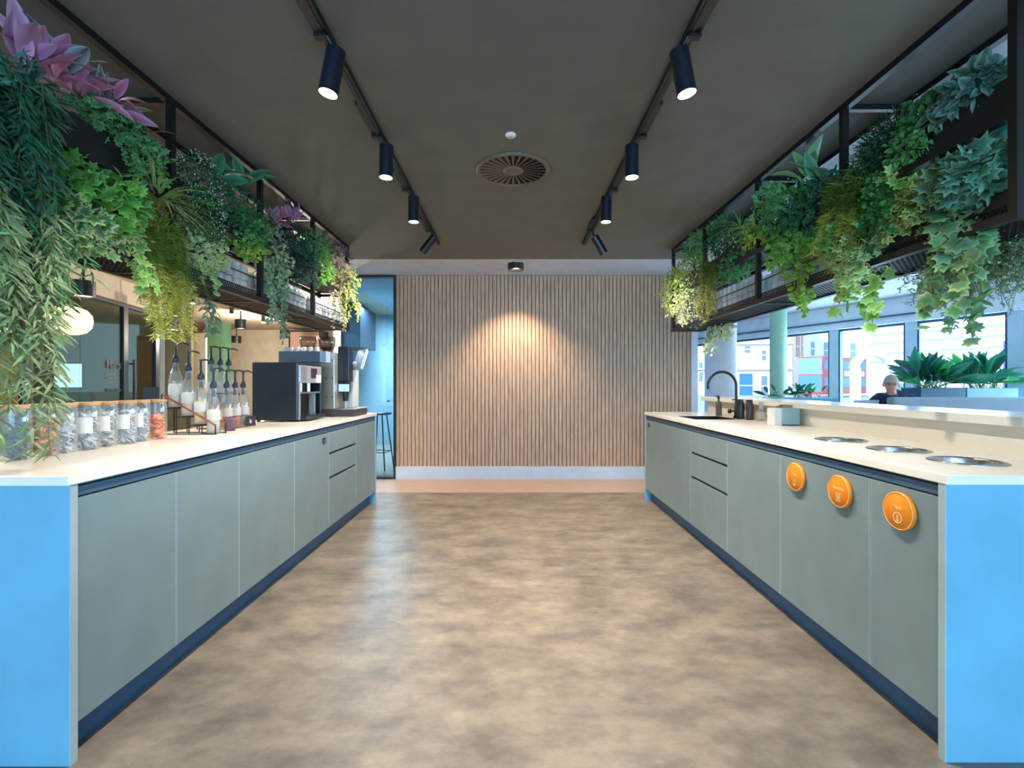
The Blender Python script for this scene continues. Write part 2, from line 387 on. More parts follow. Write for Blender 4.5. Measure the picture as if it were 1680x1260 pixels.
# orange mural panel seen behind the hanging willow
b = MB(); b.obox(leftpt(5.12, -.5) + Vector((0, 0, 1.2)), dirv * .30, nrm * .02, Vector((0, 0, .62)))
mo = mat('orange_floral_print', (240, 150, 40), .7, col2=(250, 222, 120), scale=5, detail=3, contrast=.12)
tag(b.build('wall_art', mo), 'orange and yellow floral panel behind the lounge glass at far left', 'artwork')
# shelf of framed things on the far cream wall
b = MB(); b.box(-5.55, -4.75, 11.6, 12.05, 1.98, 2.55); b2 = MB(); b2.box(-5.5, -4.8, 11.58, 11.6, 2.02, 2.51)
o = thing('wall_unit', 'dark framed wall unit with pinkish front high on the far cream wall', 'wall unit', (-5.15, 11.8, 1.98))
b.build('frame', M_black, o); b2.build('front', mat('dusty_pink', (190, 150, 132), .7), o)
b = MB(); b.box(-4.72, -4.4, 11.4, 12.0, 0, 2.3, 0); b.box(-4.70, -4.42, 11.38, 11.4, .1, 2.2, 1)
tag(b.build('bookcase', [M_black, mat('walnut_back', (150, 96, 70), .6)]), 'tall dark bookcase with brown back beside the glass door', 'bookcase')
for q_ in ((-5.2, 9.6, 2.1), (-3.4, 7.4, 2.2)): light('lounge_left_fill', 'POINT', q_, 70, (1, .91, .78), shadow_soft_size=.05)  # bare lamps with no fitting, added to brighten the left lounge
for q_ in ((-3.4, 2.6, 2.3), (-3.2, 5.0, 2.3)): light('lounge_left_fill', 'SPOT', q_, 90, (1, .90, .78), target=(q_[0] + .5, q_[1], 0), spot_size=math.radians(130), spot_blend=.6, shadow_soft_size=.05)  # further added lounge lamps, aimed down, also without fittings

# ------------------------------------------------------------------ counters
def cut(o, cutters):
    for c in cutters:
        md = o.modifiers.new('cut', 'BOOLEAN'); md.operation = 'DIFFERENCE'; md.object = c; md.solver = 'EXACT'
    bpy.context.view_layer.update()
    me = bpy.data.meshes.new_from_object(o.evaluated_get(bpy.context.evaluated_depsgraph_get()))
    o.modifiers.clear(); o.data = me
    for c in cutters: bpy.data.objects.remove(c)
ZT, ZB = .924, .894
XL, XR = 1.415, 1.395
def run(side, X, d0, d1, depth, edges, kinds, labels):
    s = side
    xi, xo = s * X, s * (X + depth)
    # worktop
    b = MB(); b.box(s * (X - .012), s * (X + depth + .02), d0 - .012, d1 + .012, ZB, ZT, bev=.003)
    wt = b.build('worktop', M_quartz)
    # plinth and finger rail
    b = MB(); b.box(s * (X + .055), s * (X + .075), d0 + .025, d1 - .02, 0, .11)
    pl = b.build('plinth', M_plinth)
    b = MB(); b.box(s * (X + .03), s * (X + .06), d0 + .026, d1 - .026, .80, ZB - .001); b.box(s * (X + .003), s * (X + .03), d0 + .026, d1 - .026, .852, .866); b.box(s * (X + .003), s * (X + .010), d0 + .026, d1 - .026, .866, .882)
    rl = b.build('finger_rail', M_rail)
    # end panels
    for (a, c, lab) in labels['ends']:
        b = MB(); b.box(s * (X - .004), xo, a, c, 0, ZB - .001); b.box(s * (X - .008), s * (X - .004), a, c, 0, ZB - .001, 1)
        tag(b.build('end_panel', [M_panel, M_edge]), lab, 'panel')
    tag(wt, labels['top'], 'worktop'); tag(pl, labels['plinth'], 'plinth'); tag(rl, labels['rail'], 'rail')
    for (a, c), k, lab in zip(edges, kinds, labels['units']):
        a2, c2 = a + .002, c - .002
        u = thing('cabinet', lab, 'cabinet', (s * (X + depth / 2), (a + c) / 2, .115), labels['group'])
        b = MB()
        if k == 'lock' and s > 0: b.box(s * (X + .078), s * (X + depth - .01), a2, c2, .0, .70)
        else: b.box(s * (X + .078), s * (X + depth - .01), a2, c2, .0, .79)
        b.build('carcass', M_carc, u)
        if k == 'drawers':
            for z0, z1 in ((.118, .484), (.502, .672), (.69, .846)):
                b = MB(); b.box(xi, s * (X + .02), a2 + .003, c2 - .003, z0, z1); b.box(xi, s * (X + .02), a2, a2 + .003, z0, z1, 1); b.box(xi, s * (X + .02), c2 - .003, c2, z0, z1, 1); dw = b.build('drawer', [M_door, M_edge], u)
                if z1 < .8:
                    b = MB(); b.box(s * (X + .012), s * (X + .03), a2, c2, z1 + .0005, z1 + .0175); b.build('grip_slot', M_dark, dw)
        else:
            b = MB(); b.box(xi, s * (X + .02), a2 + .003, c2 - .003, .118, .846); b.box(xi, s * (X + .02), a2, a2 + .003, .118, .846, 1); b.box(xi, s * (X + .02), c2 - .003, c2, .118, .846, 1); dd = b.build('door', [M_door, M_edge], u)
            if k == 'lock':
                y = c - .11; b = MB(); b.box(s * (X - .006), xi, y - .02, y + .03, .775, .815, bev=.002); b.build('lock', M_blackp, dd)
                b = MB(); b.cyl((s * (X - .009), y - .002, .795), (s * (X - .006), y - .002, .795), .011, n=14); b.build('lock_barrel', M_steel, dd)
    return wt
eL = [1.518, 1.971, 2.422, 3.037, 3.61, 4.225, 4.80]
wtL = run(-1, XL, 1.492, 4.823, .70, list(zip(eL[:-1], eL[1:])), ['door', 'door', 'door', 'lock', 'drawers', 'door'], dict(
    ends=[(1.492, 1.517, 'daylight tinted blue end panel of the left counter facing the camera'), (4.80, 4.823, 'pale edged end panel at the far end of the left counter')],
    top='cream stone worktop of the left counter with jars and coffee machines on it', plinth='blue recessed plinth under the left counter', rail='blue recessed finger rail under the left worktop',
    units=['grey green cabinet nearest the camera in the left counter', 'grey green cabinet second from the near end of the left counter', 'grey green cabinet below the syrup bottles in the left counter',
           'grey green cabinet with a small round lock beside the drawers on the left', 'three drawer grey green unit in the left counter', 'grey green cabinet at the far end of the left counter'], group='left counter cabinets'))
eR = [1.533, 1.835, 2.452, 3.06, 3.69, 4.93]
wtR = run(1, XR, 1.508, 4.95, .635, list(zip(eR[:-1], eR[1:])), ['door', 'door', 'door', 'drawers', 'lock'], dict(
    ends=[(1.508, 1.532, 'daylight tinted blue end panel of the right counter facing the camera'), (4.93, 4.95, 'pale edged end panel at the far end of the right counter')],
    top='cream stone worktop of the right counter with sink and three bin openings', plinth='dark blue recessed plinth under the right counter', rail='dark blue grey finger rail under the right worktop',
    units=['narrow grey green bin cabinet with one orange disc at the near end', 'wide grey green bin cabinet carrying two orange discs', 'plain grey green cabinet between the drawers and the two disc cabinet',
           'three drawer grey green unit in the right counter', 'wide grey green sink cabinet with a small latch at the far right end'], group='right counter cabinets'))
# holes in the right worktop
cuts = []
binc = [(1.71, 1.77), (1.71, 2.085), (1.71, 2.45)]
for x, y in binc:
    c = MB(); c.cyl((x, y, .8), (x, y, 1.0), .098, n=40); cuts.append(c.build('cutter', M_quartz))
c = MB(); c.box(1.50, 1.88, 3.88, 4.30, .8, 1.0); cuts.append(c.build('cutter', M_quartz))
cut(wtR, cuts)
for o in C.objects:
    if o.name.startswith('carcass'): pass
# splash and ledge behind the right counter
b = MB(); b.box(2.053, 2.34, 1.508, 4.95, 0, 1.044)
M_quartz2 = mat('beige_stone_splashback', (240, 230, 214), 0.3, col2=(228, 216, 198), scale=3, detail=8)
tag(b.build('splashback', M_quartz2), 'beige stone upstand wall behind the right counter', 'splashback')
b = MB(); b.box(2.0, 2.40, 1.50, 5.0, 1.045, 1.085, bev=.003); tag(b.build('ledge', M_quartz), 'raised stone ledge running behind the right counter', 'ledge')
ring_names = ['brushed steel bin opening nearest the camera', 'middle brushed steel bin opening of the three', 'brushed steel bin opening farthest from the camera']
for (x, y), lab in zip(binc, ring_names):
    t = thing('bin_chute', lab + ' in the right worktop', 'bin opening', (x, y, ZT), 'steel bin openings')
    b = MB(); b.lathe((x, y, ZT), [(.0975, -.12), (.0975, .0), (.100, .005), (.112, .005), (.118, .0005), (.0975, .0)], n=40); b.build('ring', M_steel, t)
    b = MB(); b.cyl((x, y, ZT - .13), (x, y, ZT - .12), .097, n=32); b.build('liner', M_dark, t)
b = MB(); b.box(1.505, 1.51, 3.885, 4.295, .72, .9239); b.box(1.87, 1.875, 3.885, 4.295, .72, .9239); b.box(1.51, 1.87, 3.885, 3.89, .72, .9239); b.box(1.51, 1.87, 4.29, 4.295, .72, .9239); b.box(1.51, 1.87, 3.89, 4.29, .715, .72)
t = thing('sink', 'dark undermounted sink at the far end of the right worktop', 'sink', (1.69, 4.09, .80)); b.build('basin', mat('dark_sink', (60, 54, 50), .35, metal=.6), t)
b = MB(); b.cyl((1.69, 4.09, .7201), (1.69, 4.09, .724), .04, n=20); b.build('drain', M_steel, t)
# gooseneck tap
tx, ty = 1.925, 4.05
t = thing('tap', 'black gooseneck tap standing beside the sink', 'tap', (tx, ty, ZT))
zc = 1.20; r = .122
pts = [(tx, ty, ZT), (tx, ty, 1.05), (tx, ty, zc)] + [(tx - r + r * math.cos(a), ty, zc + r * math.sin(a)) for a in [PI * i / 14 for i in range(1, 15)]] + [(tx - 2 * r, ty, zc - .025)]
b = MB(); b.tube(pts, .0115, 12); b.build('spout', M_black, t)
b = MB(); b.lathe((tx, ty, ZT), [(0, 0), (.026, 0), (.026, .01), (.018, .02), (.018, .12), (.012, .125)], n=20); b.build('tap_base', M_black, t)
b = MB(); b.cyl((tx, ty, .985), (tx - .05, ty - .01, .985), .008, n=10); b.lathe((tx - .062, ty - .01, .985), [(0, -.02), (.014, -.017), (.017, 0), (.014, .017), (0, .02)], n=14); b.build('lever', M_black, t)
# soap dispenser
sx, sy = 1.90, 4.34
t = thing('soap_dispenser', 'dark grey pump soap bottle beside the sink', 'soap dispenser', (sx, sy, ZT))
b = MB(); b.lathe((sx, sy, ZT), [(0, 0), (.026, 0), (.027, .005), (.027, .125), (.022, .13), (.012, .135)], n=20); b.build('bottle', mat('mocha_grey', (92, 80, 78), .5), t)
b = MB(); b.cyl((sx, sy, ZT + .134), (sx, sy, ZT + .165), .008, n=10); b.cyl((sx, sy, ZT + .160), (sx, sy, ZT + .175), .014, n=12); b.cyl((sx, sy, ZT + .182), (sx - .03, sy, ZT + .180), .005, n=8); b.cyl((sx, sy, ZT + .175), (sx, sy, ZT + .19), .006, n=8); b.build('pump', M_black, t)
# dark bottles, glass vases, square pot
for i, (x, y, lab) in enumerate([(1.905, 3.93, 'black flask directly in front of the tap'), (1.935, 3.84, 'dark brown flask between the tap and the clear carafe')]):
    t = thing('flask', lab, 'flask', (x, y, ZT), 'dark flasks by the tap')
    b = MB(); b.lathe((x, y, ZT), [(0, 0), (.030, 0), (.032, .01), (.030, .12), (.025, .14), (.02, .15)], n=20); b.build('body', mat('flask_%d' % i, [(34, 42, 40), (66, 50, 52)][i], .4), t)
    b = MB(); b.cyl((x, y, ZT + .145), (x, y, ZT + .165), .022, n=16); b.box(x - .07 * (i == 0), x + .01, y - .006, y + .006, ZT + .157, ZT + .166); b.build('cap', M_black, t)
for x, y, h, lab in [(1.955, 3.70, .15, 'tall clear glass carafe beside the dark flasks'), (1.965, 3.58, .11, 'shorter clear glass carafe on the right worktop')]:
    b = MB(); b.lathe((x, y, ZT + .0005), [(0, 0), (.028, 0), (.03, .01), (.028, h * .5), (.016, h * .8), (.02, h), (.018, h - .002), (.014, h * .8), (.026, h * .5), (.027, .012), (0, .006)], n=20)
    o = b.build('carafe', M_glass); rebase(o, (x, y, ZT)); tag(o, lab, 'carafe')
px_, py_ = 1.955, 3.36
t = thing('caddy', 'pale teal square caddy holding tea packets against the splashback', 'caddy', (px_, py_, ZT))
b = MB(); 
for (x0, x1, y0, y1) in ((-.06, .06, -.06, -.052), (-.06, .06, .052, .06), (-.06, -.052, -.052, .052), (.052, .06, -.052, .052)): b.box(px_ + x0, px_ + x1, py_ + y0, py_ + y1, ZT, ZT + .125)
b.box(px_ - .06, px_ + .06, py_ - .06, py_ + .06, ZT, ZT + .006); b.build('box', mat('pale_teal', (140, 172, 176), .5), t)
b = MB(); b.box(px_ - .11, px_ - .061, py_ - .05, py_ + .05, ZT + .001, ZT + .12); b.build('side_card', M_paper, t)
for i in range(5):
    b = MB(); y = py_ - .044 + i * .02; b.box(px_ - .045 + .01 * (i % 2), px_ + .02 + .01 * (i % 2), y, y + .014, ZT + .007, ZT + .145 - .01 * (i % 3))
    tag(b.build('tea_packet', mat('kraft_packet', (176, 134, 84), .7)), '%s tan tea packet in the teal caddy counted from the camera side' % ['first', 'second', 'third', 'fourth', 'last'][i], 'packet', 'tea packets in the caddy')

# orange discs
def disc(y, txt, icon, lab):
    x = XR; z = .761
    t = thing('sign_disc', lab, 'sign', (x, y, z), 'orange bin signs')
    b = MB(); b.lathe((x - .001, y, z), [(0, 0), (.062, 0), (.068, -.003), (.0695, -.012), (.066, -.016), (0, -.016)], n=48, axis='x'); b.build('disc', M_orange, t)
    b = MB(); b.lathe((x - .001, y, z), [(.0635, -.0158), (.0635, -.0172), (.066, -.0172), (.066, -.0158)], n=48, axis='x'); b.build('rim_line', M_peach, t)
    R = Matrix(((0, 0, -1), (-1, 0, 0), (0, 1, 0)))
    text_mesh('lettering', txt, .018, M_peach, (x - .0175, y, z + .008), R, t, .0004, 'CENTER', .0003)
    b = MB(); xx = x - .0172
    if icon == 'ring':
        b.lathe((xx, y, z - .025), [(.016, 0), (.016, -.0008), (.020, -.0008), (.020, 0)], n=28, axis='x')
        b.cyl((xx, y, z - .033), (xx - .0008, y, z - .033), .006, n=14); b.box(xx - .0008, xx, y - .003, y + .003, z - .03, z - .014)
    elif icon == 'bin':
        b.box(xx - .0008, xx, y - .013, y + .013, z - .010, z - .007); b.box(xx - .0008, xx, y - .012, y - .009, z - .040, z - .010); b.box(xx - .0008, xx, y + .009, y + .012, z - .040, z - .010); b.box(xx - .0008, xx, y - .012, y + .012, z - .043, z - .040); b.box(xx - .0008, xx, y - .004, y + .004, z - .034, z - .018)
    else:
        b.cyl((xx, y, z - .020), (xx - .0008, y, z - .020), .010, n=18); b.cyl((xx, y, z - .036), (xx - .0008, y, z - .036), .008, n=18); b.box(xx - .0008, xx, y - .003, y + .003, z - .03, z - .005)
    b.build('icon', M_peach, t)
disc(2.30, 'Food', 'food', 'small looking orange disc farthest from the camera on the wide bin door')
disc(1.99, 'Recycling', 'bin', 'middle orange disc with a square icon on the wide bin door')
disc(1.683, 'Paper', 'ring', 'orange disc with a ring icon on the narrow near bin door')

# ------------------------------------------------------------------ hanging shelf frames
ZLOW, ZMID = 1.76, 2.13
def frame(side, xi, xo, posts, label):
    s = side; t = thing('hanging_shelf', label, 'shelf', (s * (xi + xo) / 2, (posts[0] + posts[-1]) / 2, H), 'black steel ceiling hung shelves')
    y0, y1 = posts[0], posts[-1]; w = .03
    for y in posts:
        for x in (xi, xo):
            b = MB(); b.box(s * x - w / 2, s * x + w / 2, y - w / 2, y + w / 2, ZLOW, H - .001); b.build('post', M_black, t)
    for z in (H - .032, ZMID - .03, ZLOW - .001):
        for x in (xi, xo):
            b = MB(); b.box(s * x - .016, s * x + .016, y0 - .016, y1 + .016, z, z + .031); b.build('rail', M_black, t)
        for y in posts:
            b = MB(); b.box(s * (xi + .016), s * (xo - .016), y - .013, y + .013, z + .002, z + .029); b.build('cross_bar', M_black, t)
    b = MB(); xw = xo - xi - .03; L = y1 - y0; st = .026; k = 0
    a0 = xi + .015
    # expanded-metal floor: two sets of diagonals
    u = -xw
    while u < L:
        for sg in (1, -1):
            ya, yb = max(u, 0), min(u + xw, L)
            if yb > ya:
                xa = (ya - u); xb = (yb - u)
                if sg < 0: xa, xb = xw - xa, xw - xb
                b.bar((s * (a0 + xa), y0 + ya, ZLOW + .008), (s * (a0 + xb), y0 + yb, ZLOW + .008), .0045, .003)
        u += st
    b.build('mesh_tray', M_black, t)
    b = MB()   # upright mesh rim of the tray
    for x in (xi, xo):
        u = 0
        while u < L - .03:
            b.bar((s * x, y0 + u, ZLOW + .02), (s * x, y0 + u + .03, ZLOW + .06), .003, .003); b.bar((s * x, y0 + u + .03, ZLOW + .02), (s * x, y0 + u, ZLOW + .06), .003, .003); u += .02
        b.bar((s * x, y0, ZLOW + .062), (s * x, y1, ZLOW + .062), .006, .006)
    b.build('mesh_rim', M_black, t)
    b = MB()   # small hooks along the top rail, and the thin guard wire before the glasses
    b.cyl((s * xi, y0, ZLOW + .15), (s * xi, y1, ZLOW + .15), .004, n=6)
    b.build('guard_wire', M_black, t)
    return t
LP = [1.50, 2.306, 3.12, 3.94, 4.76]; RP = [1.55, 2.36, 3.185, 4.07, 4.87]
frame(-1, 1.683, 1.97, LP, 'black steel hanging shelf frame over the left counter')
frame(1, 1.663, 1.95, RP, 'black steel hanging shelf frame over the right counter')
where = ['nearest bay', 'second bay', 'third bay', 'farthest bay']
def troughs(s, posts, xi, xo, z, h, bays, sn, tier):
    for i in bays:
        a, c = posts[i] + .03, posts[i + 1] - .03
        b = MB(); x0, x1 = xi + .022, xo - .022
        b.box(s * x0, s * (x0 + .006), a, c, z, z + h); b.box(s * (x1 - .006), s * x1, a, c, z, z + h)
        b.box(s * (x0 + .006), s * (x1 - .006), a, a + .006, z, z + h); b.box(s * (x0 + .006), s * (x1 - .006), c - .006, c, z, z + h); b.box(s * (x0 + .006), s * (x1 - .006), a + .006, c - .006, z, z + .006)
        b.box(s * (x0 + .006), s * (x1 - .006), a + .006, c - .006, z + .006, z + h * .8, 1)
        o = b.build('planter_trough', [M_trough, mat('dark_soil', (28, 24, 20), .95)]); rebase(o, (s * (xi + xo) / 2, (a + c) / 2, z))
        tag(o, 'black planter trough, %s level of the %s shelf, %s from camera' % (tier, sn, where[i]), 'planter', 'planter troughs on the hanging shelves')
troughs(-1, LP, 1.683, 1.97, ZMID + .002, .13, range(4), 'left', 'middle'); troughs(1, RP, 1.663, 1.95, ZMID + .002, .13, range(4), 'right', 'middle')
troughs(-1, LP, 1.683, 1.97, ZLOW + .012, .11, [0], 'left', 'bottom'); troughs(1, RP, 1.663, 1.95, ZLOW + .012, .11, [0], 'right', 'bottom')

# upturned tumblers on the mesh trays
b = MB(); b.lathe((0, 0, 0), [(.036, 0), (.030, .098), (.028, .104), (0, .105)], n=14); b.lathe((0, 0, 0), [(.036, 0), (.033, 0), (.0275, .09), (0, .092)], n=14)
tum = b.build('glass_tumbler', glassmat('tumbler_glass', (.93, .96, .97), .2, .08, solid=.34, solidcol=(.92, .94, .96)))
lab = {-1: 'clear upturned glass tumbler on the mesh shelf over the left counter', 1: 'clear upturned glass tumbler on the mesh shelf over the right counter'}
first = True
for s, xi, posts in ((-1, 1.683, LP), (1, 1.663, RP)):
    y = posts[1] + .07
    while y < posts[4] - .05:
        if min(abs(y - q) for q in posts) > .056:
            for k, x in enumerate((xi + .055, xi + .14, xi + .225)):
                for lv in range(2 if k < 2 else 1):
                    o = tum if first else tum.copy()
                    if not first: C.objects.link(o)
                    first = False
                    o.location = (s * (x + random.uniform(-.004, .004)), y + random.uniform(-.004, .004), ZLOW + .0105 + lv * .106)
                    tag(o, lab[s], 'glass', 'tumblers on the left mesh shelf' if s < 0 else 'tumblers on the right mesh shelf')
        y += .078

# ------------------------------------------------------------------ ceiling fittings
def track(x, y0, y1, lab):
    b = MB(); b.box(x - .018, x + .018, y0, y1, H - .030, H - .0005); b.box(x - .006, x + .006, y0, y1, H - .034, H - .030)
    o = b.build('lighting_track', M_black); rebase(o, (x, (y0 + y1) / 2, H)); tag(o, lab, 'track', 'ceiling lighting tracks')
track(-.745, .6, 4.64, 'black lighting track on the left half of the dark ceiling')
track(.70, .6, 4.64, 'black lighting track on the right half of the dark ceiling')
def spot(x, y, aim, lab, sg, power=64, L=.178, R=.038):
    """track spotlight: adapter, joint, can, ring, lens; aim is the beam direction"""
    t = thing('track_spotlight', lab, 'spotlight', (x, y, H - .034), 'track spotlights')
    b = MB(); b.box(x + sg * .019, x + sg * .036, y - .32, y - .02, H - .028, H - .006); b.box(x - sg * .012, x + sg * .036, y - .05, y - .02, H - .045, H - .0345); b.build('adapter', M_black, t)
    a = Vector(aim).normalized(); p0 = Vector((x - sg * .035, y, H - .075))
    b = MB(); b.cyl((x - sg * .01, y - .035, H - .0345), p0, .010, n=10); b.cyl(p0 + Vector((0, -.016, 0)), p0 + Vector((0, .016, 0)), .016, n=12); b.build('joint', M_black, t)
    c0 = p0 - a * .005; c1 = c0 + a * L
    b = MB(); b.cyl(c0, c1, R, n=28, caps=False); b.cyl(c0, c0 + a * .001, R, n=28); b.cyl(c1 - a * .02, c1, R * .93, n=28, caps=False); can = b.build('can', M_spot, t)
    b = MB(); b.cyl(c1 - a * .012, c1 - a * .010, R * .92, n=28); b.build('lens', M_lamp, can)
    l = light('spot_beam', 'SPOT', c1 + a * .005, power, (1, .92, .82), target=c1 + a, spot_size=math.radians(104), spot_blend=.7, shadow_soft_size=.03)
sp = [(-.745, 1.88, (-.17, -.04, -1), 'nearest'), (-.745, 2.63, (-.02, 0, -1), 'second'), (-.745, 3.35, (0, 0, -1), 'third'), (-.745, 4.24, (-.75, .25, -.8), 'farthest, tilted')]
for x, y, a, n_ in sp: spot(x, y, a, '%s navy black spotlight on the left ceiling track' % n_, -1)
sp = [(.70, 1.88, (.17, -.03, -1), 'nearest'), (.70, 2.63, (.0, .0, -1), 'second'), (.70, 3.35, (-.02, 0, -1), 'third'), (.70, 4.24, (.5, .1, -.8), 'farthest, tilted')]
for x, y, a, n_ in sp: spot(x, y, a, '%s navy black spotlight on the right ceiling track' % n_, 1 if n_ != 'farthest, tilted' else -1)

# round air diffuser
vc = (0.0, 3.08)
t = thing('air_diffuser', 'round dark swirl air vent in the middle of the ceiling', 'air vent', (vc[0], vc[1], H))
M_vent = mat('vent_bronze_grey', (104, 90, 80), .5)
b = MB(); b.lathe((vc[0], vc[1], H), [(.243, -.0005), (.243, -.012), (.225, -.016), (.213, -.008), (.213, -.0005)], n=64); b.build('rim', M_vent, t)
b = MB(); b.cyl((vc[0], vc[1], H - .002), (vc[0], vc[1], H - .0008), .212, n=48); b.build('void', mat('vent_void', (8, 8, 8), .9), t)
b = MB(); nb = 28
for i in range(nb):
    a = 2 * PI * i / nb; c_, s_ = math.cos(a), math.sin(a); q = Vector((-s_, c_, 0)); rr = Vector((c_, s_, 0)); o_ = Vector((vc[0], vc[1], 0))
    v = [o_ + rr * .06 + q * -.004, o_ + rr * .212 + q * -.011, o_ + rr * .212 + q * .009, o_ + rr * .06 + q * .003]
    zz = [H - .006, H - .010, H - .004, H - .004]
    b.add([(p.x, p.y, z) for p, z in zip(v, zz)] + [(p.x, p.y, z + .0015) for p, z in zip(v, zz)], [(0, 1, 2, 3), (4, 5, 6, 7), (0, 1, 5, 4), (1, 2, 6, 5), (2, 3, 7, 6), (3, 0, 4, 7)])
b.build('blades', M_vent, t)
b = MB(); b.lathe((vc[0], vc[1], H), [(0, -.012), (.045, -.011), (.066, -.006), (.066, -.003)], n=32); b.build('hub', M_vent, t)
sd = (-.014, 2.64)
t = thing('smoke_detector', 'small white round sensor on the ceiling in front of the air vent', 'sensor', (sd[0], sd[1], H))
b = MB(); b.lathe((sd[0], sd[1], H), [(.030, -.0005), (.030, -.006), (.024, -.012), (.010, -.014), (0, -.014)], n=28); b.build('body', mat('sensor_white', (236, 236, 240), .5), t)
b = MB(); b.cyl((sd[0], sd[1], H - .016), (sd[0], sd[1], H - .0145), .004, n=10); b.build('lens', M_blackp, t)
# surface downlight on the white strip before the timber wall
dl = (.03, 5.46)
t = thing('downlight', 'black cylinder downlight in front of the slatted timber wall', 'downlight', (dl[0], dl[1], H))
b = MB(); b.cyl((dl[0], dl[1], H - .075), (dl[0], dl[1], H - .0005), .092, n=36, caps=False); b.cyl((dl[0], dl[1], H - .075), (dl[0], dl[1], H - .03), .078, .06, n=36, caps=False)
b.lathe((dl[0], dl[1], H - .075), [(.078, 0), (.092, 0)], n=36); b.build('housing', mat('bronze_black', (34, 32, 30), .4), t)
b = MB(); b.cyl((dl[0], dl[1], H - .045), (dl[0], dl[1], H - .042), .064, n=30); b.build('lens', M_lamp, t)
light('downlight_beam', 'SPOT', (dl[0], dl[1] , H - .08), 95, (1, .79, .55), target=(dl[0], dl[1] + .30, 0), spot_size=math.radians(102), spot_blend=.7, shadow_soft_size=.02)

# ------------------------------------------------------------------ jars on the left worktop
jars = [(1.81, 'glass storage jar nearest the camera with greenish teabags'), (1.905, 'glass storage jar with brown and orange packets'), (2.00, 'glass storage jar filled with white sachets behind the willow leaves'),
        (2.10, 'glass storage jar with blank white label, left of the other labelled ones'), (2.205, 'glass storage jar with white label, second of four labelled jars'),
        (2.305, 'glass storage jar with white label, third of four labelled jars'), (2.405, 'glass storage jar with white label next to the orange jar'), (2.505, 'glass jar with yellow and red contents next to the bottle rack')]
fills = [((92, 120, 96), (60, 80, 96)), ((160, 84, 44), (226, 150, 70)), ((226, 228, 232), (205, 208, 214)), ((232, 232, 232), (190, 190, 192)), ((228, 224, 214), (196, 192, 186)), ((230, 228, 226), (200, 200, 204)), ((226, 226, 226), (190, 198, 210)), ((250, 170, 60), (232, 70, 54))]
for i, (d, lab) in enumerate(jars):
    x, y = -1.905 - .012 * ((7 - i) % 2), d; h = .195
    t = thing('storage_jar', lab, 'jar', (x, y, ZT), 'glass storage jars')
    b = MB(); b.lathe((x, y, ZT), [(0, 0.001), (.043, 0.001), (.047, .006), (.047, h - .02), (.044, h - .006), (.044, h)], n=28); b.build('glass_body', M_glass, t)
    b = MB(); b.lathe((x, y, ZT), [(0, h + .0005), (.0465, h + .0005), (.0475, h + .003), (.0475, h + .013), (.046, h + .016), (0, h + .016)], n=28); b.build('lid', M_oakrim, t)
    b = MB(); fm = mat('jar_filling_%d' % i, fills[i][0], .7, col2=fills[i][1], scale=38, detail=3, contrast=.12)
    rr = random.Random(i); top = h * (.62 if i == 7 else .82)
    for k in range(110):      # packets tumbled inside
        a = rr.uniform(0, 2 * PI); r_ = rr.uniform(.0, .030); z = rr.uniform(.012, top); u = Vector((rr.uniform(-1, 1), rr.uniform(-1, 1), rr.uniform(-1, 1))).normalized()
        v_ = u.cross(Vector((0.3, .5, 1))).normalized(); w_ = u.cross(v_)
        cpt = Vector((x + r_ * math.cos(a), y + r_ * math.sin(a), ZT + z)); b.obox(cpt, u * .016, v_ * .012, w_ * .003)
    b.build('filling', fm, t)['kind'] = 'stuff'
    if i in (3, 4, 5, 6):
        b = MB(); va = math.atan2(-y, -x); n_ = 8; w0 = .52; vs = []
        for k in range(n_ + 1):
            a = va - .15 + (k / n_ - .5) * 2 * w0
            for z in (.075, .145): vs.append((x + .0478 * math.cos(a), y + .0478 * math.sin(a), ZT + z))
        b.add(vs, [(2 * k, 2 * k + 2, 2 * k + 3, 2 * k + 1) for k in range(n_)], 0, True); b.build('paper_label', M_paper, t)

# ------------------------------------------------------------------ syrup bottles and racks
def bottle_proto():
    t = thing('syrup_bottle', 'x', 'bottle', (0, 0, 0), 'pump syrup bottles')
    b = MB(); b.lathe((0, 0, 0), [(0, .001), (.033, .001), (.036, .006), (.036, .16), (.030, .19), (.017, .225), (.0135, .25), (.0135, .268)], n=20); b.build('glass_body', M_glass, t)
    b = MB(); b.lathe((0, 0, 0), [(0, .004), (.032, .004), (.033, .14), (0, .14)], n=16); b.build('syrup', mat('clear_syrup', (224, 214, 196), .15, col2=(236, 226, 206)), t)
    b = MB(); b.lathe((0, 0, 0), [(.0364, .075), (.0366, .076), (.0366, .13), (.0364, .131)], n=20); b.build('bottle_label', mat('bottle_label_cream', (222, 214, 204), .7), t)
    b = MB(); b.cyl((0, 0, .215), (0, 0, .262), .010, n=10); b.lathe((0, 0, 0), [(.013, .262), (.018, .268), (.019, .285), (.012, .305), (.007, .312), (.0055, .37)], n=14)
    b.cyl((0, 0, .368), (0, 0, .383), .0075, n=10); b.tube([(0, 0, .379), (.03, 0, .381), (.055, 0, .375), (.068, 0, .368)], .0055, 8); b.build('pump', mat('pump_dark_teal', (38, 52, 62), .35), t)
    return t
bp = bottle_proto(); bfirst = True
def put_bottle(x, y, z, rz, lab, tint=None):
    global bfirst
    o = bp if bfirst else copy_tree(bp); bfirst = False
    o.location = (x, y, z); o.rotation_euler.z = rz; o['label'] = lab
    if tint:
        for ch in [q for q in C.objects if q.parent == o and q.name.startswith('syrup')]:
            ch.data = ch.data.copy(); ch.data.materials[0] = mat('syrup_' + tint[0], tint[1], .15)
tiers = [.155, .105, .055, .004]
names = ['tallest standing pump bottle on the top step of the sloping rack', 'pump bottle on the second step of the sloping rack', 'pump bottle on the third step of the sloping rack', 'lowest pump bottle at the front of the sloping rack']
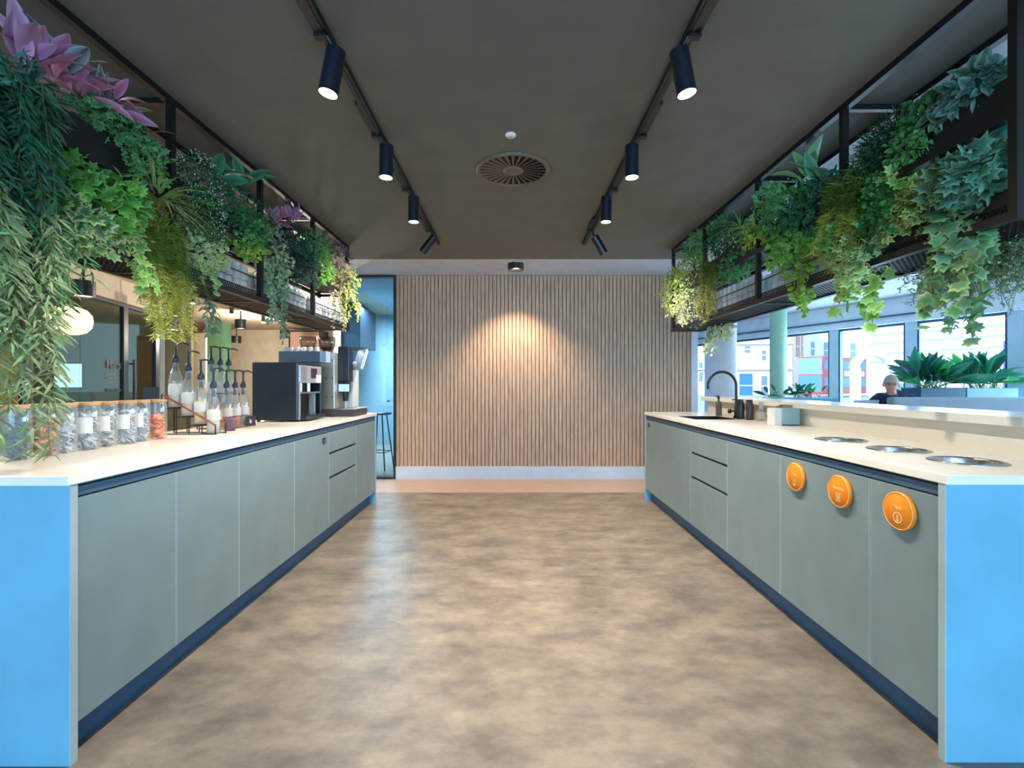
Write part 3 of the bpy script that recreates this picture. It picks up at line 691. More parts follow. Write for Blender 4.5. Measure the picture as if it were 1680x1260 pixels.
for k in range(4): put_bottle(-1.985 + .074 * k, 2.76, ZT + tiers[k], -.1 if k else .5, names[k], [None, None, ('pale_gold', (236, 206, 150)), None][k])
t = thing('bottle_rack', 'stepped wire rack with a copper sloping edge holding four pump bottles', 'rack', (-1.89, 2.76, ZT), 'bottle racks')
b = MB()
for y in (2.71, 2.81):
    b.bar((-2.03, y, ZT + .003), (-1.72, y, ZT + .003), .005); b.bar((-2.03, y, ZT), (-2.03, y, ZT + .23), .005); b.bar((-1.72, y, ZT), (-1.72, y, ZT + .06), .005)
for k in range(3):
    x = -1.985 + .074 * k
    b.box(x - .036, x + .036, 2.715, 2.805, ZT + tiers[k] - .006, ZT + tiers[k] - .001)
    for y in (2.715, 2.805): b.bar((x + .036, y, ZT + .003), (x + .036, y, ZT + tiers[k]), .004)
b.build('frame', M_black, t)
b = MB()
for y in (2.708, 2.812): b.bar((-2.03, y, ZT + .235), (-1.72, y, ZT + .055), .006, .008)
b.build('sloping_edge', M_copper, t)
b = MB(); b.box(-2.125, -2.035, 2.695, 2.70, ZT + .08, ZT + .275); b.build('chalk_board', mat('slate_board', (48, 52, 64), .6), t)
b = MB(); b.box(-2.125, -2.035, 2.697, 2.70, ZT + .001, ZT + .079); b.build('card', mat('pale_blue_card', (206, 214, 226), .6), t)
t = thing('bottle_rack', 'two level wire rack holding six pump bottles beside the black machine', 'rack', (-1.93, 3.18, ZT), 'bottle racks')
b = MB()
for y in (3.03, 3.33):
    b.bar((-2.04, y, ZT + .003), (-1.83, y, ZT + .003), .005); b.bar((-2.04, y, ZT), (-2.04, y, ZT + .26), .005); b.bar((-1.945, y, ZT), (-1.945, y, ZT + .23), .005); b.bar((-1.83, y, ZT), (-1.83, y, ZT + .08), .005)
for x, z in ((-2.04, .26), (-1.945, .23), (-1.83, .08), (-1.83, .003), (-2.04, .003)): b.bar((x, 3.03, ZT + z), (x, 3.33, ZT + z), .004)
b.box(-2.035, -1.95, 3.035, 3.325, ZT + .153, ZT + .157); b.build('frame', M_black, t)
b = MB(); b.box(-1.826, -1.824, 3.20, 3.32, ZT + .004, ZT + .072); b.build('black_tag', M_blackp, t)
text_mesh('lettering', 'ib', .04, M_paper, (-1.8235, 3.26, ZT + .022), Matrix(((0, 0, 1), (1, 0, 0), (0, 1, 0))), t, .0003)
cols = [('clear_a', (226, 226, 226)), ('pale_blue', (196, 210, 226)), ('clear_b', (232, 224, 210)), ('amber', (214, 136, 40)), ('peach', (240, 150, 96)), ('clear_c', (216, 206, 206))]
order = ['first', 'middle', 'last']
for k in range(3): put_bottle(-1.99, 3.09 + .095 * k, ZT + .159, -.1, '%s pump bottle in the raised back row of the two level rack' % order[k], cols[k])
for k in range(3): put_bottle(-1.885, 3.085 + .095 * k, ZT + .004, -.1, '%s pump bottle in the low front row of the two level rack' % order[k], cols[3 + k])
for k, (x, y, z, c_, lab) in enumerate([(-1.86, 2.93, 0.0, (150, 62, 46), 'small brown red tub on top of the white tub between the racks'), (-1.86, 2.93, 0, (236, 226, 212), 'white tub under the brown tub between the racks'),
     (-1.775, 2.94, 0, (110, 84, 110), 'mauve patterned tub at the front between the racks')]):
    z = [.085, 0, 0][k]; b = MB(); b.lathe((x, y, ZT + z + .0005), [(0, 0), (.028, 0), (.034, .07), (.036, .072), (.036, .08), (0, .08)], n=20)
    o = b.build('tub', mat('tub_%d' % k, c_, .5)); rebase(o, (x, y, ZT + z)); tag(o, lab, 'tub')

# ------------------------------------------------------------------ coffee machines
t = thing('coffee_machine', 'large black sided coffee machine with chrome front beside the bottle rack', 'coffee machine', (-1.83, 3.86, ZT), 'coffee machines')
x0, x1, y0, y1 = -2.015, -1.665, 3.62, 4.08; z0, z1 = ZT + .012, ZT + .462
b = MB(); b.box(x0, x1, y0, y0 + .02, z0, z1, bev=.008); b.box(x0, x1, y1 - .02, y1, z0, z1, bev=.008); b.box(x0, x1 - .10, y0 + .02, y1 - .02, z0, z1 - .02); b.box(x0, x1, y0 + .02, y1 - .02, z1 - .02, z1, bev=.004); b.build('casing', mat('navy_black_casing', (20, 28, 40), .3), t)
b = MB()
for i in range(-4, 5):
    hw = math.sqrt(max(0, .045 ** 2 - (i * .01) ** 2)); b.box(-1.90 - hw, -1.90 + hw, y0 - .002, y0 + .001, z0 + .075 + i * .01 - .002, z0 + .075 + i * .01 + .002)
b.build('fan_grille', mat('grille_black', (6, 8, 10), .5), t)
b = MB(); b.box(x1 - .10, x1 + .006, y0 + .02, y1 - .02, z0 + .29, z1 - .02, bev=.004); b.build('chrome_head', M_silver, t)
b = MB()
for i in range(5): b.box(x1 + .0061, x1 + .009, y0 + .04 + i * .022, y0 + .052 + i * .022, z0 + .30, z1 - .03)
b.build('ribs', M_steel, t)
b = MB(); b.box(x1 + .0061, x1 + .010, y0 + .23, y0 + .34, z0 + .33, z1 - .04); b.build('display', mat('screen_dark_red', (70, 40, 44), .2), t)
b = MB(); b.box(x1 + .0061, x1 + .011, y0 + .32, y0 + .42, z0 + .292, z0 + .36); b.build('notice', M_paper, t)
b = MB(); b.box(x1 - .099, x1 - .085, y0 + .021, y1 - .021, z0 + .03, z0 + .289); b.build('back_panel', mat('brown_black_panel', (54, 46, 50), .3), t)
b = MB(); b.cyl((x1 - .05, y0 + .15, z0 + .22), (x1 - .05, y0 + .15, z0 + .29), .02, n=14); b.cyl((x1 - .05, y0 + .30, z0 + .22), (x1 - .05, y0 + .30, z0 + .29), .02, n=14); b.box(x1 - .08, x1 + .01, y0 + .03, y1 - .06, z0 + .205, z0 + .218); b.build('spouts', M_steel, t)
b = MB(); b.box(x1 - .05, x1 + .004, y0 + .021, y0 + .045, z0, z0 + .289); b.build('front_pillar', M_silver, t)
b = MB(); b.box(x1 - .04, x1 + .004, y0 + .30, y0 + .318, z0 + .03, z0 + .204); b.build('milk_tube', M_silver, t)
b = MB(); b.box(x1 - .099, x1 + .05, y0 + .05, y1 - .04, z0, z0 + .03, bev=.004); b.build('drip_tray', M_blackp, t)
b = MB()
for x in (x0 + .03, x1 - .13):
    for y in (y0 + .04, y1 - .05): b.cyl((x, y, ZT), (x, y, z0 + .001), .015, n=10)
b.build('feet', M_blackp, t)
# grinder box on top of a second, steel machine
t = thing('coffee_machine', 'tall stainless bean machine with tablet touchscreen at the far counter end', 'coffee machine', (-1.78, 4.42, ZT), 'coffee machines')
x0, x1, y0, y1 = -2.03, -1.60, 4.20, 4.62; z0, z1 = ZT + .02, 1.50
b = MB(); b.box(x0, x1, y0, y1, z0 + .05, z1 - .0, bev=.006); b.build('casing', mat('warm_stainless', (196, 184, 170), .32, metal=.55), t)
b = MB(); b.box(x0 - .0, x1 + .02, y0 - .002, y1, ZT + .004, z0 + .049, bev=.004); b.build('base', mat('dark_base', (66, 62, 64), .4), t)
b = MB(); b.box(x0 - .02, -1.69, y0 - .10, y0 - .003, 1.405, 1.505, bev=.004); b.box(-1.69, -1.635, y0 - .10, y0 - .003, 1.405, 1.505, 1, bev=.003); b.build('rear_box', [M_greyp, mat('light_blue_grey', (170, 186, 206), .4)], t)
b = MB()
for x in (x1 - .07, x1 - .02):
    for z in (1.43, 1.27, 1.10): b.cyl((x, y0 - .003, z), (x, y0 + .001, z), .006, n=10)
b.build('screws', M_dark, t)
b = MB(); b.box(x1 - .09, x1 + .004, y0 - .004, y0 - .0005, 1.44, 1.475); b.build('top_strip', M_silver, t)
b = MB(); b.box(x1 + .0005, x1 + .10, y0 + .08, y0 + .20, 1.24, 1.56, bev=.006); b.box(x1 + .0005, x1 + .08, y0 + .09, y0 + .19, 1.14, 1.24, bev=.01); b.cyl((x1 + .05, y0 + .14, 1.06), (x1 + .05, y0 + .14, 1.14), .022, .03, n=14); b.build('brew_column', M_blackp, t)
b = MB(); b.box(x1 + .01, x1 + .105, y0 + .075, y0 + .0799, 1.15, 1.215); b.build('cup_light', mat('pale_blue_lit', (150, 190, 235), .3, emit=.8), t)
b = MB(); b.cyl((x1 + .05, y0 + .14, ZT + .075), (x1 + .05, y0 + .14, 1.059), .014, n=12); b.build('milk_pipe', M_silver, t)
b = MB(); b.box(x1 + .0005, x1 + .17, y0 + .02, y1 - .02, ZT + .004, ZT + .062, bev=.004); b.build('drip_tray', mat('tray_dark', (70, 64, 68), .35), t)
b = MB(); b.box(x1 + .001, x1 + .175, y0 + .018, y1 - .018, ZT + .0625, ZT + .070, bev=.002); b.build('tray_top', M_silver, t)
R_ = Matrix.Rotation(-.35, 3, 'Z')
def ob(b, c, hx, hy, hz, tilt=-.32, m=0):
    Rm = Matrix.Rotation(-.75, 3, 'Z') @ Matrix.Rotation(tilt, 3, 'X'); b.obox(c, Rm @ Vector((hx, 0, 0)), Rm @ Vector((0, hy, 0)), Rm @ Vector((0, 0, hz)), m)
sc_c = Vector((x1 + .15, y0 + .26, 1.45)); b = MB(); ob(b, sc_c, .085, .014, .105); me_ = b.build('screen_housing', M_whitep, t)
bmx = bmesh.new(); bmx.from_mesh(me_.data); bmesh.ops.bevel(bmx, geom=bmx.edges[:], offset=.012, segments=3, affect='EDGES'); bmx.to_mesh(me_.data); bmx.free()
Rm = Matrix.Rotation(-.75, 3, 'Z') @ Matrix.Rotation(-.32, 3, 'X'); nv = Rm @ Vector((0, -1, 0))
b = MB(); ob(b, sc_c + nv * .0146 + Vector((0, 0, .008)), .062, .001, .075); b.build('touchscreen', mat('screen_blue', (120, 160, 200), .15, emit=.35), me_)
b = MB(); b.cyl((x1 + .0, y0 + .30, 1.40), (x1 + .13, y0 + .27, 1.40), .03, n=14); b.build('screen_arm', M_whitep, t)
b = MB(); b.box(x1 + .0005, x1 + .09, y0 + .22, y1 - .03, ZT + .071, 1.35, bev=.006); b.build('front_column', M_whitep, t)
for k, (hx, hy, lab_) in enumerate([(-1.93, 4.42, 0), (-1.76, 4.44, 0)]):
    b = MB(); b.lathe((hx, hy, 1.502), [(.03, 0), (.06, .05), (.075, .10), (.077, .16), (.0, .165)], n=20, sx=1, sy=1); b.build('bean_hopper', glassmat('smoky_hopper', (.55, .5, .48), .15), t)
    b = MB(); b.lathe((hx, hy, 1.505), [(0, 0), (.025, 0), (.055, .05), (.06, .065), (0, .075)], n=16); b.build('coffee_beans', mat('bean_brown', (96, 60, 40), .6, col2=(60, 36, 24), scale=60), t)
# glass cups stacked on the rear box
cupo = None
for k in range(6):
    b = MB()
    x = -2.01 + .055 * k
    if cupo is None:
        b.lathe((0, 0, 0), [(.024, 0), (.020, .03), (.016, .04), (0, .04)], n=14); b.tube([(.022, 0, .012), (.036, 0, .014), (.038, 0, .026), (.021, 0, .030)], .003, 6); cupo = b.build('espresso_cup', mat('cream_glaze', (236, 230, 218), .25)); o = cupo
    else: o = cupo.copy(); C.objects.link(o)
    o.location = (x, 4.147, 1.5055); o.rotation_euler.z = k
    tag(o, '%s small upturned cup on the grey box behind the black machine' % ['leftmost', 'second', 'third', 'fourth', 'fifth', 'rightmost'][k], 'cup', 'upturned espresso cups')

# stool seen through the glass door
t = thing('bar_stool', 'thin legged black stool behind the blue glass door', 'stool', (-1.92, 6.75, 0))
b = MB(); b.lathe((-1.92, 6.75, .78), [(0, 0), (.16, 0), (.17, .015), (.16, .03), (0, .03)], n=24); b.build('seat', M_black, t)
for a in range(4):
    c_, s_ = math.cos(a * PI / 2 + .6), math.sin(a * PI / 2 + .6); b = MB(); b.cyl((-1.92 + .10 * c_, 6.75 + .10 * s_, .779), (-1.92 + .21 * c_, 6.75 + .21 * s_, 0), .010, n=8); b.build('leg', M_black, t)
b = MB()
for a in range(4):
    q = [(-1.92 + .176 * math.cos(k * PI / 2 + .6), 6.75 + .176 * math.sin(k * PI / 2 + .6), .25) for k in (a, a + 1)]; b.cyl(q[0], q[1], .007, n=6)
b.build('foot_ring', M_black, t)
b = MB(); b.box(-3.05, -2.62, 8.0, 8.9, 1.85, 2.55); b.box(-2.619, -2.61, 8.0, 8.9, 1.85, 2.55, 1)
tag(b.build('wall_cabinet', [mat('deep_teal', (24, 62, 78), .4), M_blackp]), 'dark teal wall cabinet high behind the blue glass door', 'cabinet')

# ------------------------------------------------------------------ left lounge lamps
def hung_can(x, y, z, r, h, lab):
    t = thing('hanging_downlight', lab, 'downlight', (x, y, H), 'black cylinder downlights in the left lounge')
    b = MB(); b.cyl((x, y, z - h / 2), (x, y, z + h / 2), r, n=28, caps=False); b.cyl((x, y, z + h / 2 - .001), (x, y, z + h / 2), r, n=28); b.build('shade', M_black, t)
    b = MB(); b.cyl((x, y, z + h / 2), (x, y, H - .0005), .012, n=8); b.build('stem', M_black, t)
    b = MB(); b.cyl((x, y, z - h / 2 + .015), (x, y, z - h / 2 + .02), r * .85, n=24); b.build('lens', mat('soft_lens', (255, 240, 214), .5, emit=4), t)
for px, py, d, wpx, hpx, lab in [(137, 474, 5.0, 31, 26, 'big black cylinder lamp over the glowing globe pendant'), (291, 508, 6.6, 23, 23, 'black cylinder lamp behind the yellow green asparagus vine'), (283, 533, 8.0, 24, 18, 'lower black cylinder lamp behind the yellow green vine'),
     (395, 532, 9.0, 17, 15, 'black cylinder lamp beside the green pillar'), (388, 557, 11.0, 14, 11, 'smallest dark lamp, in front of the cream wall'), (467, 548, 10.5, 14, 13, 'black cylinder lamp above the black coffee machine')]:
    p_ = P(px, py, d); hung_can(p_.x, p_.y, p_.z, wpx * d / FPX / 2, hpx * d / FPX, lab)
p_ = P(113, 526, 5.0)
t = thing('globe_pendant', 'glowing cream glass globe pendant behind the willow vine', 'pendant lamp', (p_.x, p_.y, H))
b = MB(); b.lathe(p_, [(0, -.150), (.08, -.147), (.14, -.125), (.185, -.07), (.198, 0), (.190, .06), (.15, .115), (.09, .143), (.03, .15), (0, .15)], n=40); b.build('globe', mat('glowing_opal', (255, 226, 168), .4, emit=1.25, emitcol=(255, 222, 150)), t)
b = MB(); b.cyl(p_ + Vector((0, 0, .15)), p_ + Vector((0, 0, .18)), .03, n=14); b.build('cap', M_black, t)
b = MB(); b.cyl(p_ + Vector((0, 0, .18)), (p_.x, p_.y, H - .0005), .004, n=6); b.build('cord', M_black, t)
light('globe_glow', 'POINT', p_ + Vector((.0, -.3, -.1)), 8, (1, .82, .55), shadow_soft_size=.15)
for px, py, d, lab in [(316, 499, 7.5, 'tiny bright ceiling spot left of the green pillar'), (380, 517, 8.6, 'tiny bright ceiling spot right of the green pillar'), (432, 530, 9.4, 'tiny bright ceiling spot before the cream wall')]:
    p_ = P(px, py, d); t = thing('ceiling_spot', lab, 'spotlight', (p_.x, p_.y, H), 'small ceiling spots in the left lounge')
    b = MB(); b.cyl((p_.x, p_.y, p_.z + .02), (p_.x, p_.y, H - .0005), .035, n=14); b.build('body', M_black, t)
    b = MB(); b.lathe((p_.x, p_.y, p_.z), [(0, 0), (.03, .005), (.034, .019), (0, .0195)], n=14); b.build('lens', M_lamp, t)

# ------------------------------------------------------------------ outside: street, buildings, bus
poly_slab('ground', [(2, -60), (120, -60), (120, 110), (2, 110), (2, 12.4), (7, 12.4), (12.5, -4)], -.6, -.21, mat('street_asphalt', (150, 152, 156), .9))
M_fac = mat('cream_facade', (236, 228, 216), .9); M_fac2 = mat('pale_stone_facade', (234, 234, 232), .9); M_win = mat('street_window_blue_grey', (120, 150, 176), .2); M_pink = mat('pinkish_brick', (210, 150, 140), .9)
def building(nm, lab, ax0, ax1, dep, h, mfac, wins, ledges, z0=-.2):
    """facade from ground point ax0 to ax1, extruded away; wins: (u0,u1,z0,z1) in metres along it"""
    a, c = Vector(ax0), Vector(ax1); u = (c - a); L = u.length; u.normalize(); nn = Vector((-u.y, u.x, 0))
    if nn.y < 0: nn = -nn
    t = thing(nm, lab, 'building', ((a + c) / 2 + Vector((0, 0, z0))))
    b = MB(); mid = (a + c) / 2 + nn * dep / 2 + Vector((0, 0, z0 + h / 2)); b.obox(mid, u * L / 2, nn * dep / 2, Vector((0, 0, h / 2))); b.build('facade', mfac, t)
    for w_ in wins:
        u0, u1, za, zb = w_[:4]; m_ = w_[4] if len(w_) > 4 else M_win
        b = MB(); b.obox(a + u * (u0 + u1) / 2 - nn * .04 + Vector((0, 0, (za + zb) / 2)), u * (u1 - u0) / 2, nn * .04, Vector((0, 0, (zb - za) / 2))); wo = b.build('window', m_, t)
        b = MB(); b.obox(a + u * (u0 + u1) / 2 - nn * .10 + Vector((0, 0, (za + zb) / 2)), u * (u1 - u0) / 2, nn * .018, Vector((0, 0, .07))); b.build('glazing_bar', mfac, wo)
    for z in ledges:
        b = MB(); b.obox((a + c) / 2 - nn * .12 + Vector((0, 0, z)), u * L / 2, nn * .12, Vector((0, 0, .10))); b.build('ledge', M_fac2, t)
    return t
g = lambda px, d: Vector(((px - CX) * d / FPX, d, 0))
def W(a, c, px0, px1, py0, py1, m_=None):
    """window rectangle on the facade a-c from its outline"""
    def hit(px):
        k = (px - CX) / FPX; den = (c.x - a.x) - k * (c.y - a.y); tt = (k * a.y - a.x) / den; return tt * (c - a).length, a.y + tt * (c.y - a.y)
    u0, d0 = hit(px0); u1, d1 = hit(px1); dm = (d0 + d1) / 2
    return (u0, u1, EYE - (py1 - CY) * dm / FPX, EYE - (py0 - CY) * dm / FPX) + ((m_,) if m_ else ())
a, c = g(1100, 62), g(1300, 60)
building('town_house', 'cream corner house with a blue shopfront across the street', a, c, 12, 15, M_fac,
    [W(a, c, 1213, 1234, 613, 652, mat('shopfront_blue', (54, 130, 190), .4)), W(a, c, 1249, 1258, 617, 650), W(a, c, 1222, 1230, 568, 578), W(a, c, 1250, 1256, 575, 590), W(a, c, 1147, 1152, 595, 625), W(a, c, 1160, 1168, 600, 640)], [6.5, 3.2])
a, c = g(1301, 66), g(1425, 66)
building('town_house', 'cream terrace with slim windows behind the red bus', a, c, 12, 16, M_fac,
    [W(a, c, 1331, 1336, 561, 583), W(a, c, 1352, 1358, 562, 588), W(a, c, 1395, 1403, 563, 590), W(a, c, 1306, 1312, 552, 585, M_pink), W(a, c, 1315, 1317, 548, 585, M_pink)], [10.5])
a, c = g(1426, 44), g(1700, 34)
building('stone_building', 'pale stone building with horizontal joints across the street', a, c, 12, 13, M_fac2,
    [W(a, c, 1452, 1491, 606, 650), W(a, c, 1404, 1412, 640, 641)], [1.215 + 3.9, 1.215 + 4.7, 1.215 + 2.2, 1.215 + 3.0])
p_ = g(1657, 30); b = MB(); b.box(p_.x - .25, p_.x - .02, p_.y, p_.y + .1, 2.0, 3.9, 0); b.box(p_.x - .02, p_.x + .28, p_.y, p_.y + .1, 2.0, 3.9, 1); b.cyl((p_.x - .3, p_.y + .05, -.2), (p_.x - .3, p_.y + .05, 4), .05, n=8)
tag(b.build('street_banner', [mat('banner_blue', (60, 90, 170), .6), mat('banner_red', (232, 96, 110), .6)]), 'tall red and blue street banner at the right window edge', 'banner')
# arch shaped stone porch in front of the pale building
p_ = g(1432, 39.5); b = MB()
for sx_ in (-1.5, 1.3): b.box(p_.x + sx_, p_.x + sx_ + .5, p_.y, p_.y + .6, -.2, 2.6)
for i in range(12):
    a0, a1 = PI * i / 12, PI * (i + 1) / 12; vs = []
    for aa in (a0, a1):
        for rr in (1.25, 1.75):
            for yy in (0, .6): vs.append((p_.x + .15 + rr * math.cos(aa), p_.y + yy, 2.6 + .8 * rr * math.sin(aa)))
    b.add(vs, [(0, 1, 3, 2), (4, 6, 7, 5), (0, 4, 5, 1), (2, 3, 7, 6), (0, 2, 6, 4), (1, 5, 7, 3)])
tag(b.build('stone_arch', M_fac2), 'white stone arch standing before the pale building', 'arch')
# double-decker bus
t = thing('double_decker_bus', 'red double decker bus passing beyond the street windows', 'bus', (31.8 + 4, 52 + 1.5, -.2))
ba = math.radians(60); U = Vector((math.sin(ba), math.cos(ba), 0)); V = Vector((math.cos(ba), -math.sin(ba), 0)); O = Vector((31.6, 52, -.2)); Z = Vector((0, 0, 1))
M_red = mat('bus_red', (214, 40, 52), .35); M_bglass = mat('bus_glass', (70, 130, 175), .12)
def bb(u0, u1, v0, v1, z0, z1, nm, m_):
    b = MB(); b.obox(O + U * (u0 + u1) / 2 + V * (v0 + v1) / 2 + Z * (z0 + z1) / 2, U * (u1 - u0) / 2, V * (v1 - v0) / 2, Z * (z1 - z0) / 2); return b.build(nm, m_, t)
bb(0, 9.5, 0, 2.5, .35, 4.4, 'body', M_red)
bb(-.03, -.001, .06, 2.44, 2.5, 4.28, 'windscreen', mat('windscreen_pale', (120, 168, 190), .15)); bb(-.03, -.001, .06, 2.44, .6, 2.4, 'windscreen', mat('windscreen_pale2', (80, 136, 170), .15))
for k in range(5): bb(.3 + k * 1.85, 1.9 + k * 1.85, 2.501, 2.53, 3.05, 4.0, 'side_window', M_bglass); bb(.3 + k * 1.85, 1.9 + k * 1.85, 2.501, 2.53, 1.1, 2.1, 'side_window', M_bglass)
bb(4.5, 9.0, 2.501, 2.53, 2.3, 2.9, 'advert_panel', mat('advert_white', (240, 236, 236), .5))
for u_ in (1.6, 7.6):
    b = MB(); q = O + U * u_ + V * 2.45 + Z * .5; b.cyl(q, q + V * .12, .5, n=20); q = O + U * u_ + V * -.07 + Z * .5; b.cyl(q, q + V * .12, .5, n=20); b.build('wheel_pair', M_black, t)

# ------------------------------------------------------------------ right lounge: seating, planters, person
M_sofa = mat('grey_blue_upholstery', (150, 160, 170), .8)
t = thing('bench_seat', 'long grey upholstered bench back just beyond the stone ledge', 'bench', (5.3, 5.7, 0))
b = MB(); b.box(4.50, 6.35, 5.55, 5.67, .10, 1.062, bev=.03); b.build('backrest', M_sofa, t); b = MB(); b.box(4.52, 6.33, 5.12, 5.549, .10, .45, bev=.03); b.build('seat', M_sofa, t)
b = MB()
for x in (4.6, 5.4, 6.25): b.box(x - .03, x + .03, 5.2, 5.6, 0, .10)
b.build('feet', M_black, t)
t = thing('table', 'pale table the seated person leans on', 'table', (4.45, 5.86, 0))
b = MB(); b.box(3.95, 5.3, 5.70, 6.02, .735, .76, bev=.004); b.build('tabletop', M_white, t); b = MB(); b.box(4.2, 4.27, 5.8, 5.87, 0, .734); b.build('pedestal', M_black, t)
b = MB(); b.obox((4.30, 5.74, .895), (.15, 0, 0), (0, .004, .0), (0, -.03, .128)); b.obox((4.30, 5.88, .7655), (.15, 0, 0), (0, .10, 0), (0, 0, .005))
tag(b.build('laptop', mat('laptop_silver', (190, 196, 206), .4)), 'silver laptop open in front of the seated person', 'laptop')
for nm, x0, x1, y, m_, lab in [('planter_box', (1494 - CX) * 6.45 / FPX, (1566 - CX) * 6.45 / FPX, 6.45, mat('deep_teal_planter', (18, 84, 108), .5), 'deep teal tall planter box behind the grey bench'), ('planter_box', (1568 - CX) * 6.45 / FPX, (1650 - CX) * 6.45 / FPX, 6.45, mat('pale_blue_planter', (120, 170, 200), .5), 'lighter blue tall planter box behind the grey bench')]:
    t = thing(nm, lab, 'planter', ((x0 + x1) / 2, y, 0), 'tall planter boxes in the lounge')
    b = MB(); b.box(x0, x1, y - .16, y + .16, 0, 1.165, bev=.005); b.build('box', m_, t); b = MB(); b.box(x0 + .02, x1 - .02, y - .14, y + .14, 1.1655, 1.168); b.build('soil', mat('dark_soil', (28, 24, 20), .95), t)
b = MB(); b.box(3.2, 4.2, 6.05, 6.35, 0, 1.04, bev=.005); tag(b.build('low_divider', mat('pale_blue_planter', (120, 170, 200), .5)), 'low pale divider box beyond the far end of the ledge', 'divider')

def skin_mesh(name, verts, edges, radii, root, m_, parent, sub=2):
    me = bpy.data.meshes.new(name); me.from_pydata(verts, edges, []); o = bpy.data.objects.new(name, me); C.objects.link(o)
    md = o.modifiers.new('skin', 'SKIN'); sk = me.skin_vertices[0].data
    for i, r_ in enumerate(radii): sk[i].radius = r_ if isinstance(r_, tuple) else (r_, r_); sk[i].use_root = (i == root)
    s_ = o.modifiers.new('sub', 'SUBSURF'); s_.levels = sub; s_.render_levels = sub
    bpy.context.view_layer.update(); m2 = bpy.data.meshes.new_from_object(o.evaluated_get(bpy.context.evaluated_depsgraph_get()))
    bpy.data.objects.remove(o); m2.materials.clear(); m2.materials.append(m_); m2.polygons.foreach_set('use_smooth', [True] * len(m2.polygons))
    o = bpy.data.objects.new(name, m2); C.objects.link(o)
    if parent is not None: m2.transform(Matrix.Translation(-ORG[parent.name])); o.parent = parent; ORG[o.name] = ORG[parent.name]
    return o
# seated person, facing the camera side, leaning a little forward over the table
M_skinp = mat('skin_tone', (224, 160, 132), .55); M_jack = mat('navy_jacket', (36, 50, 72), .8, col2=(52, 66, 88), scale=20); M_hair = mat('grey_hair', (176, 166, 156), .8)
hx, hy, hz = 4.90, 6.05, 1.215
t = thing('person', 'person with grey hair and glasses in a dark navy jacket seated by the window', 'person', (4.98, 6.30, 0))
V_ = [(4.98, 6.33, .55), (4.97, 6.28, .72), (4.96, 6.22, .88), (4.95, 6.19, .97), (4.93, 6.16, 1.045), (4.91, 6.10, 1.12)]
E_ = [(0, 1), (1, 2), (2, 3), (3, 4), (4, 5)]; R2 = [.15, (.15, .11), (.16, .11), (.17, .105), (.12, .085), (.055, .055)]
body_v = list(V_); body_e = list(E_); body_r = list(R2)
def chain(pts, rad, start):
    i0 = start
    for p, r_ in zip(pts, rad): body_v.append(p); body_r.append(r_); body_e.append((i0, len(body_v) - 1)); i0 = len(body_v) - 1
    return i0
hR = chain([(5.10, 6.18, 1.035), (5.16, 6.15, .99), (5.20, 6.08, .83), (5.07, 5.93, 0.80), (5.01, 5.88, .795)], [.075, .068, .05, .036, .026], 3)
hL = chain([(4.78, 6.18, 1.035), (4.72, 6.15, .99), (4.68, 6.08, .83), (4.78, 5.93, 0.80), (4.83, 5.88, .795)], [.075, .068, .05, .036, .026], 3)
chain([(5.06, 6.20, .53), (5.04, 5.90, .52), (5.04, 5.90, .10), (5.04, 5.82, .05)], [.09, .065, .05, .04], 0)
chain([(4.90, 6.20, .53), (4.84, 5.90, .52), (4.84, 5.90, .10), (4.84, 5.82, .05)], [.09, .065, .05, .04], 0)
skin_mesh('jacket', body_v, body_e, body_r, 0, M_jack, t)
# head: one shaped mesh
b = MB(); n1, n2 = 20, 16; vs = []
for j in range(n2 + 1):
    v_ = j / n2; th = PI * v_; z = math.cos(th)
    for i in range(n1):
        ph = 2 * PI * i / n1; x, y = math.sin(th) * math.cos(ph), math.sin(th) * math.sin(ph)
        X_, Y_, Z_ = x * .076, y * .096, z * .120
        if Z_ < 0: X_ *= 1 - .32 * (-Z_ / .12) ** 1.2; Y_ = Y_ * (1 - .12 * (-Z_ / .12))
        if y < -.3:
            if abs(x) < .28 and -.035 < Z_ < .03: Y_ -= .018 * (1 - abs(x) / .28) * (1 - abs(Z_ + .02) / .05)   # nose
            if abs(abs(x) - .38) < .2 and 0 < Z_ < .03: Y_ += .008
        vs.append((hx + X_, hy + Y_, hz + Z_))
fs = [(j * n1 + i, j * n1 + (i + 1) % n1, (j + 1) * n1 + (i + 1) % n1, (j + 1) * n1 + i) for j in range(n2) for i in range(n1)]
b.add(vs, fs, 0, True); b.cyl((hx + .01, hy + .03, hz - .13), (hx, hy + .01, hz - .06), .052, n=16)
for sg in (-1, 1): b.lathe((hx + sg * .078, hy + .01, hz - .005), [(0, -.028), (.010, -.02), (.013, 0), (.012, .02), (0, .03)], n=10)
b.build('head', M_skinp, t)
b = MB(); vs = []
for j in range(9):
    th = PI * .55 * j / 8
    for i in range(n1):
        ph = 2 * PI * i / n1; x, y = math.sin(th) * math.cos(ph), math.sin(th) * math.sin(ph); z = math.cos(th)
        lift = max(0, .045 * (-y)) * math.sin(th); vs.append((hx + x * .083, hy + y * .100 + .012, hz + .006 + max(z * .124, -.02) + (.075 * max(0, -y - .2) * math.sin(th) if z < .7 else 0)))
b.add(vs, [(j * n1 + i, j * n1 + (i + 1) % n1, (j + 1) * n1 + (i + 1) % n1, (j + 1) * n1 + i) for j in range(8) for i in range(n1)], 0, True); b.build('hair', M_hair, t)
b = MB()
for sg in (-1, 1):
    q = [(hx + sg * .032 + .024 * math.cos(a_), hy - .098, hz + .004 + .018 * math.sin(a_)) for a_ in [2 * PI * k / 12 for k in range(13)]]; b.tube(q, .003, 6); b.cyl((hx + sg * .056, hy - .096, hz + .006), (hx + sg * .08, hy + .0, hz + .008), .002, n=6)
